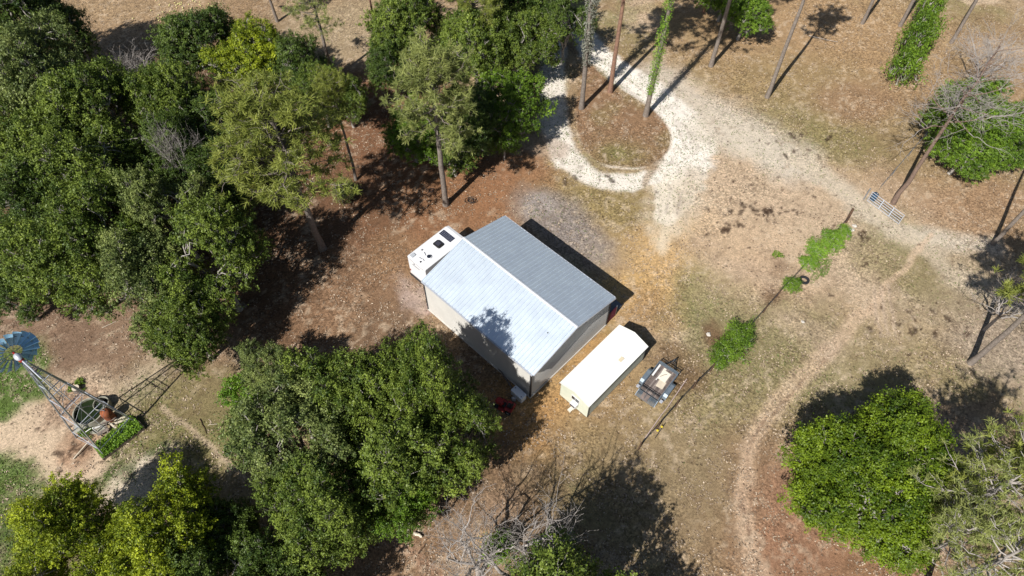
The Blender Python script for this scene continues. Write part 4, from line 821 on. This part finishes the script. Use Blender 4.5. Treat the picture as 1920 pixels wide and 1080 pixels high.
def stump(px, py, r, h, label):
    p = P(px, py, h); o = empty('tree_stump', (p[0], p[1], 0), 0, label, 'stump'); MB().lathe((0, 0, 0), [(r * 1.2, -.05), (r, .15), (r * .97, h)], 18).build('bark', M['oldwood'], o, True); MB().lathe((0, 0, 0), [(r * .97, h), (.01, h + .01)], 18).build('cut_face', M['palewood'], o)
patch(1540, 500, 1.9, .7, 1500, 'grass', 'thin green grass on the lower side of the lime hedge row', .12, 6, .12, 60); patch(1345, 655, 1.2, .6, 500, 'grass', 'thin grass edging the largest fence bush', .1, 7, .12, 50)
patch(1400, 620, .5, 1.8, 500, 'grass', 'wisps of grass along the fence wire', .12, 8, .12, -40); patch(1458, 478, .6, .4, 350, 'oak_bright', 'isolated tuft of weeds in churned soil above the tyre', .15, 9, .12)
stump(141, 727, .3, .4, 'round tan tree stump in a ring of weeds above the tank')
# ------------------------------------------------------------------ gate, barrel, posts and wire
def gxyz(px, py, z=0): p = P(px, py, z); return Vector(p)
a_ = gxyz(1625, 377); b_ = gxyz(1684, 421); d_ = (b_ - a_).normalized(); L_ = (b_ - a_).length
gt = empty('farm_gate', a_, math.atan2(d_.y, d_.x), 'long grey tubular steel field gate standing open beside the dirt track', 'gate')
for i, z in enumerate((.12, .44, .76, 1.06, 1.36)): MB().tube([(.05, 0, z), (L_ - .05, 0, z)], .03, 8).build('rail', M['steel_l'], gt)
for x in (0.02, L_ - .02): MB().tube([(x, 0, .08), (x, 0, 1.40)], .036, 8).build('end_tube', M['steel_l'], gt)
for x in (L_ * .36, L_ * .68): MB().box((x, .04, .74), (.07, .02, 1.28)).build('brace', mat('light_brace', (.66, .74, .85), .4, .2), gt)
MB().tube([(-.35, 0, -.2), (-.35, 0, 1.55)], .06, 8).build('hinge_post', M['steel'], gt)
p = P(1643, 363, .9); br = empty('barrel', (p[0], p[1], 0), 0, 'dark blue plastic barrel at the hinge end of the farm gate', 'barrel')
MB().lathe((0, 0, 0), [(.25, 0), (.28, .04), (.28, .28), (.295, .31), (.28, .34), (.28, .58), (.295, .61), (.28, .64), (.28, .84), (.25, .88)], 24, cap0=True).build('body', M['barrel'], br, True); MB().lathe((0, 0, 0), [(.25, .87), (.01, .86)], 24).build('lid', mat('dark_lid', (.02, .05, .09), .4), br)
MB().lathe((.12, 0, .865), [(.035, 0), (.035, .03)], 10, cap1=True).build('bung', M['white'], br)
p0_ = gxyz(1586, 417); tag(MB().tube([p0_ + Vector((0, 0, -.2)), p0_ + Vector((.05, .12, .7)), p0_ + Vector((.12, .3, 1.7))], [.14, .13, .12], 10).build('gate_post', M['brownwood']), 'thick dark brown wooden gate post at the upper end of the hedge row', 'post')
def posts(pts, h, labels, m, r=.05, name='fence_post', group='posts of the wire fence'):
    for (x, y), lb in zip(pts, labels):
        p = gxyz(x, y); o = MB().tube([(0, 0, -.2), (.03, .02, h * .5), (.05, .04, h)], [r, r, r * .9], 8).build(name, m); o.location = p; tag(o, lb, 'post', group)
posts([(1197, 842), (1231, 804), (1266, 763), (1299, 728), (1332, 696), (1431, 586), (1456, 557)], 1.25, ['dark wooden fence post at the near end of the fence, in tree shadow', 'dark fence post left of two yellow flowers', 'dark fence post beside the rear of the utility trailer ramp', 'dark fence post level with the trailer tongue', 'dark fence post at the near tip of the dark bush', 'dark fence post halfway between dark bush and tyre', 'dark fence post nearest the bush by the tyre'], M['brownwood'], .065)
fw = empty('fence_wire', (0, 0, 0), 0, 'thin sagging wires strung along the fence posts beside trailer and bushes', 'fence wire')
fpts = [(1197, 842), (1231, 804), (1266, 763), (1299, 728), (1332, 696), (1390, 632), (1431, 586), (1456, 557), (1500, 510), (1586, 417)]
for z in (.5, .85, 1.15):
    mb = MB(); q = [gxyz(*f_) + Vector((.03, .03, z)) for f_ in fpts]; mb.tube(q, .016, 4, False).build('strand', M['trblack'], fw)
fw2 = empty('fence_wire', (0, 0, 0), 0, 'thin wires running up right from the blue barrel to the dead pine', 'fence wire')
p2 = [(1645, 360), (1672, 328), (1703, 292), (1735, 255), (1790, 190)]
for z in (.5, .95):
    MB().tube([gxyz(*f_) + Vector((0, 0, z)) for f_ in p2], .014, 4, False).build('strand', M['steel'], fw2)
posts([(1672, 329), (1703, 293), (1735, 256)], 1.2, ['thin grey stake first up from the blue barrel', 'thin grey stake in the middle of the upper wire', 'thin grey stake farthest up the wire from the barrel'], M['steel'], .03, 'metal_stake', 'stakes of the upper wire')
a_, b_ = gxyz(1286, 714), gxyz(1207, 826); mb = MB(); mb.tube([a_ + Vector((0, 0, .35)), a_.lerp(b_, .5) + Vector((.05, 0, .3)), a_.lerp(b_, .62) + Vector((0, 0, .35)), b_ + Vector((0, 0, .3))], .035, 8)
tag(mb.build('long_pipe', M['pinkpipe']), 'long thin pinkish pipe lying along the fence below the trailer', 'pipe')
a_, b_ = gxyz(1228, 822), gxyz(1246, 796); tag(MB().tube([a_ + Vector((0, 0, .04)), b_ + Vector((0, 0, .2))], .03, 6).build('iron_bar', M['trblack']), 'thin black bar on the grass beside two yellow flowers', 'bar')
for i, (x_, y_) in enumerate(((1240, 802), (1232, 809))):
    p = gxyz(x_, y_); o = empty('yellow_flower', p, 0, ['yellow flower head nearer the upper end of the black bar', 'yellow flower head nearer the lower end of the black bar'][i], 'flower', 'yellow flowers'); MB().tube([(0, 0, 0), (0, 0, .16)], .01, 5).build('stem', mat('stem_green', (.08, .15, .03)), o); MB().lathe((0, 0, .16), [(.02, 0), (.09, .03), (.10, .05), (.03, .06)], 10, cap1=True).build('petals', mat('yellow_petal', (.7, .55, .05)), o)
def tyre(px, py, label, r=.47, wd=.2):
    p = P(px, py, .1); o = bpy.data.objects.new('old_tyre', None)
    prof = [(r * .6, -wd / 2), (r * .9, -wd / 2), (r, -wd * .3), (r, wd * .3), (r * .9, wd / 2), (r * .6, wd / 2), (r * .52, wd * .35), (r * .5, wd * .1)]
    mb = MB(); mb.lathe((0, 0, wd / 2 + .02), prof, 36)
    for k in range(36):
        an = k * 2 * math.pi / 36; mb.box((r * math.cos(an), r * math.sin(an), wd / 2 + .02), (.03, .035, wd * .6), an)
    o = mb.build('old_tyre', M['rubber'], None, True); o.location = (p[0], p[1], -.02); tag(o, label, 'tyre')
tyre(1508, 525, 'old black tyre lying flat on bare ground beside the small bush')
def coil(px, py, r, label, seed):
    rg = random.Random(seed); p = P(px, py); pts = []
    for i in range(110):
        t = i / 110; a = t * 6.283 * 5; rr = r * (.65 + .35 * math.sin(t * 9 + seed)) ; pts.append((rr * math.cos(a) + .35 * r * math.sin(t * 7), rr * .75 * math.sin(a) + .2 * r * math.cos(t * 11), .03 + .02 * (i % 7) / 3))
    o = MB().tube(pts, .022, 5).build('hose_coil', M['black']); o.location = p; tag(o, label, 'hose')
coil(884, 376, .52, 'loose black hose coil on pine straw right of the tall pine', 1); coil(808, 358, .4, 'loose black hose coil left of the tall pine trunk', 2)
def rock(px, py, r, label, seed, name='pale_rock', m='lime', sz=.6):
    rg = np.random.RandomState(seed); mb = MB(); prof = [(r * .2, -.05), (r * .9, .02), (r, r * sz * .5), (r * .6, r * sz * .95), (r * .1, r * sz)]; mb.lathe((0, 0, 0), prof, 9, True, True)
    mb.v = [tuple(np.array(v) * (1 + .18 * rg.randn())) for v in mb.v]; o = mb.build(name, M[m]); p = P(px, py); o.location = (p[0], p[1], 0); tag(o, label, 'rock')
rock(1595, 431, .30, 'pale rock at the foot of the brown gate post', 3); rock(1601, 424, .22, 'smaller pale rock on the track side of the brown gate post', 4); rock(1328, 627, .22, 'lone pale rock left of the dark bush', 5); rock(1505, 604, .14, 'small pale stone below the tyre on open ground', 6)
def log(a, b, r, label, m, name='fallen_log', lift=0.0, cat='log'):
    A = gxyz(*a); B = gxyz(*b); rg = random.Random(int(a[0])); K = 6; pts = [A.lerp(B, i / 5) + Vector((rg.uniform(-.05, .05), rg.uniform(-.05, .05), r * .8 + lift)) for i in range(K)]
    tag(MB().tube(pts, [r * (1 - .08 * i) for i in range(K)], 9).build(name, m, None, True), label, cat)
log((419, 967), (486, 974), .17, 'bleached white fallen log in the shade at the lower left', M['whitebark']); log((777, 1000), (792, 1008), .15, 'short pale cut log on red pine straw at bottom centre', M['palewood'])
log((748, 1004), (762, 984), .05, 'thin dark fallen branch left of the short cut log', M['brownwood'], 'fallen_branch', 0, 'branch'); log((784, 1040), (798, 1020), .06, 'thin dark fallen branch right below the short cut log', M['brownwood'], 'fallen_branch', 0, 'branch')
log((375, 785), (387, 815), .035, 'thin dark fallen branch on the grass right of the windmill shadow', M['brownwood'], 'fallen_branch', 0, 'branch'); log((390, 797), (412, 795), .025, 'thin pale stick lying beside a dark branch in the grass', M['palewood'], 'fallen_branch', 0, 'branch')
log((191, 615), (218, 603), .03, 'thin pale stick on bare ground below the left grove', M['palewood'], 'fallen_branch', 0, 'branch'); log((1515, 70), (1570, 82), .035, 'pale fallen branch beside the tall pine at the upper right', M['bark_dead'], 'fallen_branch', .2, 'branch')
for i, (x_, y_, az_, l_, w_) in enumerate(((371, 131, 25, 1.5, .5), (432, 104, 10, 1.0, .35), (420, 62, -50, 1.2, .4))):
    o = MB().box((0, 0, .35), (l_, w_, .08), bev=.02); 
    for sx in (-1, 1): o.box((sx * l_ * .4, 0, .16), (.08, w_ * .8, .32))
    o = o.build('garden_bench', M['white']); p = P(x_, y_); o.location = p; o.rotation_euler = (0, 0, R_(az_)); tag(o, ['white bench glimpsed in the widest gap of the upper left trees', 'small white bench hidden under leaves at the upper left', 'white bench under the sparse upper left pine'][i], 'bench')
rg = random.Random(3); fm = None
for i in range(46):
    x_, y_ = (rg.gauss(345, 28), rg.gauss(12, 10)) if i < 36 else (rg.gauss(300, 14), rg.gauss(36, 8))
    if y_ < -6: y_ = -y_
    if fm is None: fo = MB().lathe((0, 0, 0), [(.02, 0), (.06, .02), (.08, .06), (.06, .11), (.02, .13)], 10, True, True).build('fallen_fruit', M['fruit'], None, True); fm = fo
    else: fo = fm.copy(); C.objects.link(fo)
    fo.location = P(x_, y_); tag(fo, 'small pale yellow fruit fallen on the bare ground at the upper left', 'fruit', 'fallen fruit at the upper left')

# ------------------------------------------------------------------ trees and bushes
# crown centre in the survey photo, crown radius m, height m, model, leaf colour, label
OAKS = [
 # grove at the lower centre
 (805, 715, 3.4, 12.6, 0, 'oak', 'grey-barked oak nearest the barn wall, its crown shading the roof'),
 (660, 742, 4.1, 10.8, 1, 'oak', 'oak at the upper middle of the lower centre grove'),
 (555, 820, 4.6, 10.5, 2, 'oak_grey', 'greyish green oak on the left flank of the lower centre grove'),
 (745, 840, 4.7, 10.5, 3, 'oak', 'broad oak in the middle of the lower centre grove'),
 (862, 812, 3.2, 9.5, 1, 'oak', 'oak on the right edge of the lower centre grove'),
 (605, 945, 3.9, 10.0, 0, 'oak', 'oak at the bottom tip of the lower centre grove'),
 (510, 690, 2.4, 6.0, 2, 'oak_grey', 'low greyish oak at the upper left corner of the lower centre grove'),
 (740, 925, 3.2, 8.0, 2, 'oak_bright', 'brighter low oak between grove middle and the bare trees'),
 # left grove
 (395, 490, 4.6, 12.0, 3, 'oak', 'open crowned oak at the right edge of the left grove with white limbs showing'),
 (275, 540, 4.3, 10.5, 0, 'oak_grey', 'greyish oak left of the open crowned oak'),
 (355, 615, 3.3, 8.5, 2, 'oak', 'oak hanging over the top of the windmill shadow'),
 (130, 500, 4.5, 11.0, 1, 'oak', 'oak standing above the windmill wheel'),
 (205, 425, 4.6, 12.0, 2, 'oak', 'oak in the middle of the left grove'),
 (320, 400, 3.6, 11.5, 3, 'oak_grey', 'rounded greyish crown topmost of the open crowned oak group'),
 (75, 395, 4.2, 10.0, 0, 'oak_dark', 'dark oak at the left frame edge above the wheel'),
 (170, 320, 4.8, 11.5, 3, 'oak', 'oak between the grey twiggy tree and the left grove middle'),
 (60, 285, 4.8, 11.5, 1, 'oak', 'oak at the left frame edge below the pale tree'),
 (75, 150, 5.2, 13.5, 2, 'oak_grey', 'pale grey-green tree with white branches near the top left corner'),
 (190, 210, 4.8, 12.0, 0, 'oak', 'oak right below the bare grey tree in the top left'),
 (300, 190, 4.0, 11.0, 1, 'oak', 'oak right of the bare grey tree in the top left'),
 (400, 235, 4.2, 8.0, 2, 'oak_dark', 'dark oak left of the big upper pine'),
 (300, 290, 3.8, 9.5, 3, 'oak_dark', 'dark oak behind the hanging grey twigs'),
 (380, 330, 3.4, 8.0, 1, 'oak_dark', 'dark low oak under the left side of the big upper pine'),
 (425, 385, 2.6, 6.0, 0, 'oak_dark', 'small dark oak on the right rim of the left grove'),
 (385, 85, 4.6, 9.5, 0, 'oak_dark', 'dark green oak beside the fallen fruit'),
 (470, 110, 4.4, 9.0, 2, 'oak_yellow', 'yellowish green tree among dark oaks at the upper left'),
 (545, 120, 3.8, 8.5, 3, 'oak_dark', 'dark oak left of the forked grey pine at the top'),
 (650, 185, 2.6, 6.5, 1, 'oak', 'small round oak right of the big upper pine'),
 (600, 175, 3.0, 7.5, 0, 'oak', 'green oak between the big upper pine and forked pine'),
 (20, 60, 6.0, 14.0, 1, 'oak_dark', 'very dark tree in the top left corner'),
 (105, 55, 4.0, 10.0, 3, 'oak_dark', 'dark tree second from the top left corner'),
 (20, 480, 4.0, 7.0, 2, 'oak_dark', 'shaded oak on the left frame edge level with the open crowned oak'),
 (30, 560, 2.6, 5.5, 0, 'oak_dark', 'small shaded oak just above the windmill wheel'),
 # upper centre
 (775, 60, 4.6, 10.5, 0, 'oak', 'oak left of the tall pine top at the upper centre'),
 (900, 75, 4.6, 11.0, 1, 'oak', 'oak at the top middle between pines'),
 (985, 85, 4.0, 9.5, 2, 'oak', 'oak beside the top of the shaded gravel drive'),
 (960, 190, 3.8, 8.5, 3, 'oak_bright', 'bright oak overhanging the shaded gravel drive'),
 (890, 225, 3.8, 8.0, 0, 'oak_dark', 'dark oak right of the moss hung pine trunk'),
 (775, 250, 3.4, 6.5, 1, 'oak_bright', 'leafy oak behind the trunk of the moss hung pine'),
 (850, 285, 2.8, 5.5, 2, 'oak', 'low oak at the foot of the upper centre grove'),
 (945, 262, 1.7, 4.6, 3, 'oak_bright', 'small bright tree at the lower right of the upper centre grove'),
 (735, 125, 2.8, 7.5, 2, 'oak_dark', 'dark low tree on the left side of the upper centre grove'),
 (1060, 45, 3.2, 8.5, 3, 'oak_dark', 'dark tree at the top end of the gravel loop'),
 (1000, -10, 5.0, 11.0, 0, 'oak_dark', 'dark tree at the top frame edge left of the gravel loop'),
 # right
 (1400, 20, 3.2, 6.5, 1, 'oak_bright', 'bright green tree at the top edge between two pine trunks'),
 (1360, -10, 3.0, 6.0, 2, 'oak_bright', 'bright green tree half cut by the top edge'),
 (1840, 215, 5.0, 7.5, 1, 'oak_bright', 'large green tree under the dead pine'),
 (1810, 285, 3.2, 5.0, 3, 'oak_bright', 'low green tree below the dead pine trunk'),
 (1895, 270, 3.2, 6.0, 2, 'oak_bright', 'green tree at the right frame edge beside the dead pine'),
 (1642, 890, 5.7, 8.8, 'round', 'round', 'large round bright green tree at the lower right'),
 # bottom left and bottom
 (140, 1010, 3.7, 8.5, 0, 'oak_yellow', 'yellow-green tree nearest the bottom left corner'),
 (318, 1000, 3.8, 9.5, 1, 'oak_yellow', 'yellow-green tree right of the bare sandy patch at the bottom left'),
 (255, 1085, 3.6, 8.5, 2, 'oak_yellow', 'yellow-green tree cut by the bottom edge at the left'),
 (405, 1095, 3.4, 8.0, 3, 'oak_dark', 'dark tree cut by the bottom edge left of the white log'),
 (420, 1010, 2.8, 6.0, 2, 'oak_dark', 'shaded low tree above the white log'),
 (60, 1120, 3.2, 8.0, 3, 'oak_yellow', 'yellow-green tree at the bottom left corner'),
 (520, 1110, 3.5, 8.0, 1, 'oak_dark', 'dark tree cut by the bottom edge under the lower centre grove'),
 (1070, 1190, 5.2, 12.5, 3, 'oak', 'green tree under the pale bare tree at the bottom'),
 (980, 1200, 3.6, 11.5, 2, 'oak_bright', 'green tree just cut by the bottom edge under the bare trees'),
]
for cx_, cy_, rr, hh, vv, mk, lb in OAKS: oak(cx_, cy_, rr, hh, vv, mk, lb)
# low bushes
BS = [
 (1366, 658, 1.3, 1.7, 0, 'oak_bright', 'dark green leafy bush, largest in the fence row'), (1385, 632, 1.3, 1.8, 1, 'oak_bright', 'dark green bush joined to the upper side of the largest fence bush'), (1347, 680, .75, 1.1, 2, 'oak_bright', 'small dark green bush at the lower end of the fence row'),
 (1485, 536, .85, 1.1, 1, 'oak_bright', 'small round bush left of the old tyre'),
 (1515, 494, .9, 1.2, 2, 'oak_lime', 'lime green bush just above the old tyre'), (1533, 470, 1.15, 1.4, 0, 'oak_lime', 'bright lime bush in the middle of the upper hedge row'), (1560, 452, 1.15, 1.4, 1, 'oak_lime', 'lime green bush second from the brown gate post'), (1580, 438, .8, 1.3, 2, 'oak_lime', 'lime green bush touching the brown gate post'),
 (460, 735, 1.7, 3.4, 1, 'oak_lime', 'light green bush left of the lower centre grove'), (465, 770, 1.2, 2.4, 0, 'oak_bright', 'small bush below the light green one left of the grove'),
 (1698, 128, 1.8, 4.6, 0, 'oak_bright', 'tall vine clad shrub, lower part, at the upper right'), (1718, 75, 1.9, 6.0, 1, 'oak_bright', 'tall vine clad shrub, upper part, at the upper right'),
 (1740, 20, 1.5, 6.0, 2, 'oak_bright', 'green shrub at the top edge beside leaning pine trunks'),
 (645, 360, 1.4, 1.4, 2, 'pine_pale', 'pale thin shrub on pine straw below the upper pines'), (1040, 1040, 1.6, 3.0, 0, 'oak_bright', 'green understory bush beneath the bare tree at the bottom'), (935, 1030, 1.2, 2.0, 1, 'oak_lime', 'small lime bush between the two bare trees'),
]
for cx_, cy_, rr, hh, vv, mk, lb in BS: bush(cx_, cy_, rr, hh, vv, mk, lb)
# pines with needles
pine_at(605, 467, 18.5, PINE[1], 18, 1.0, 'pine', 'bark_grey', 'big pine with feathery yellow-green crown left of the barn', fat=1.2)
pine_at(836, 384, 18.5, PINE[0], 18, 2.0, 'pine_pale', 'bark_grey', 'tall moss hung pine with long bare trunk above the barn', fat=1.05)
pine_at(668, 337, 13.5, PINE[2], 18, 0.4, 'pine', 'bark_grey', 'slim pine right of the big feathery pine', fat=.75)
pine_at(895, 160, 15, PINE[2], 18, 3.4, 'pine', 'bark_grey', 'pine with bright crown at the top middle')
pine_at(625, 148, 13, SPARSE, 16, 1.2, 'pine_pale', 'bark_grey', 'forked grey pine with sparse needles at the top')
pine_at(520, 40, 9, SPARSE, 16, 2.2, 'pine_pale', 'bark_grey', 'sparse grey pine above the yellowish tree', fat=1.3)
pine_at(712, 95, 17, TALL[0], 22, 0.3, 'pine', 'bark_redbrown', 'thin dark trunked pine with one low needle tuft at the top', fat=.7)
t = pine_at(1090, 203, 23, TALL[0], 22, 1.1, 'pine', 'bark_grey', 'tall pine with grey moss on its trunk at the left of the gravel island')
t2 = pine_at(1144, 172, 22, TALL[1], 22, 2.1, 'pine', 'bark_redbrown', 'tall reddish pine trunk in the middle of the gravel island')
t3 = pine_at(1211, 216, 23, TALL[0], 22, 4.1, 'pine', 'bark_grey', 'tall pine with ivy climbing its trunk on the gravel island')
pine_at(1333, 123, 21, TALL[1], 22, 5.1, 'pine', 'bark_grey', 'tall pine just left of the bright tree at the top edge')
pine_at(1319, 23, 20, TALL[0], 22, 0.1, 'pine', 'bark_redbrown', 'slim pine trunk at the top edge above the gravel loop', fat=.8)
pine_at(1439, 182, 21, TALL[1], 22, 2.9, 'pine', 'bark_grey', 'tall pine with a broken side branch between gravel loop and gate', fat=.95)
pine_at(1617, 44, 21, TALL[1], 22, 1.9, 'pine', 'bark_grey', 'pine trunk at the top edge left of the vine clad shrub', fat=.8)
pine_at(1688, 48, 20, TALL[0], 22, 3.9, 'pine', 'bark_grey', 'thick leaning pine trunk behind the vine clad shrub', tilt=(0, .03), fat=.9)
pine_at(1784, 80, 21, TALL[1], 22, 3.1, 'pine', 'bark_grey', 'long leaning pine trunk at the upper right', fat=.8)
pine_at(1820, 681, 17, PINE[0], 18, 2.4, 'pine', 'bark_grey', 'leaning pine at the right edge above the round tree', fat=.95)
pine_at(1862, 458, 20, TALL[0], 22, 1.4, 'pine', 'bark_grey', 'pine trunk leaving the frame right of the dirt track', fat=.8)
pine_at(1712, 1005, 13, SPARSE, 16, 0.9, 'pine_pale', 'bark_dead', 'sparse pale pine touching the round green tree', fat=1.15)
pine_at(1730, 1110, 12.5, SPARSE, 16, 2.9, 'pine_pale', 'bark_dead', 'sparse pale pine in the bottom right corner', fat=1.2)
pine_at(1800, 960, 13, SPARSE, 16, 4.4, 'pine_pale', 'bark_redbrown', 'sparse pine at the right frame edge beside the pale pines', fat=1.1)
pine_at(20, 265, 14, PINE[2], 18, 3.3, 'pine', 'bark_grey', 'pine at the left frame edge below the dark corner tree')
# ivy and moss on three trunks
def cling(root, H, z0, z1, n, r, mk, name, seed, leaf=.16, down=0.0):
    rng = np.random.RandomState(seed); z = z0 + rng.rand(n) * (z1 - z0); a = rng.rand(n) * 6.283; rr = r * (.35 + .65 * rng.rand(n)) * (.7 + .6 * vnoise(z * 1.1 + 20, a * 0 + 3, seed)) ; keep = vnoise(z * 1.6 + 8, a + 9, seed + 1) > .30
    cc = np.stack([np.cos(a) * rr, np.sin(a) * rr, z - down * rng.rand(n)], 1)[keep]; V, F, T = leaves(cc, unit(np.stack([np.cos(a), np.sin(a), 0 * a + .4], 1))[keep], leaf, rng, rng.rand(keep.sum()))
    o = bpy.data.objects.new(name, np_mesh(name, V, F, M[mk], T)); link(o, root)
cling(t3, 22, 3.0, 17, 5600, .55, 'oak_lime', 'ivy', 4, .13); cling(t, 22, 6, 19, 3800, .62, 'moss', 'moss', 5, .2, .5)
# bare trees
def bare(cx, cy, mdl, H, R, sH, sR, rz, zc, label, name='bare_tree'):
    p = P(cx, cy, zc); return plant(name, BARE[mdl], (p[0], p[1], 0), R / sR, H / sH, rz, M['bark_dead'], M['bark_dead'], label, 'tree', 'leafless trees', crown_name='twigs')
p = P(1675, 381); plant('dead_pine', BARE[2], (p[0], p[1], 0), 1.25, 1.15, .6, M['bark_dead'], M['bark_pine'], 'tall dead pine with pale bare branches leaning over the green tree', 'tree', 'leafless trees', crown_name='twigs')
bare(985, 1085, 0, 12.5, 5.2, 10, 5, .4, 8, 'pale bare tree with knobbly tips at the bottom centre')
bare(890, 1035, 1, 9.5, 4.2, 9, 4, 1.9, 6.5, 'bare pinkish grey tree left of the knobbly one at the bottom')
bare(245, 118, 1, 8.5, 3.2, 9, 4, 3.0, 7, 'bare grey twiggy tree in the shaded gap at the top left')
bare(305, 250, 1, 11.5, 2.0, 9, 4, 4.0, 10, 'small clump of bare grey twigs hanging in the left grove')
bare(1870, 95, 1, 8, 3.8, 9, 4, 5.0, 6, 'feathery pinkish bare tree behind the dead pine at the upper right')
bare(1910, 560, 1, 7, 3.0, 9, 4, 2.0, 5, 'grey bare twigs below the pine at the right edge')

pine_at(1760, 990, 13.5, SPARSE, 16, 5.3, 'pine', 'bark_dead', 'yellower pine behind the sparse pale pines at the lower right', fat=1.2)
pine_at(1690, 1060, 10, SPARSE, 16, 3.6, 'pine_pale', 'bark_dead', 'low pale pine leaning against the round green tree', fat=1.3)
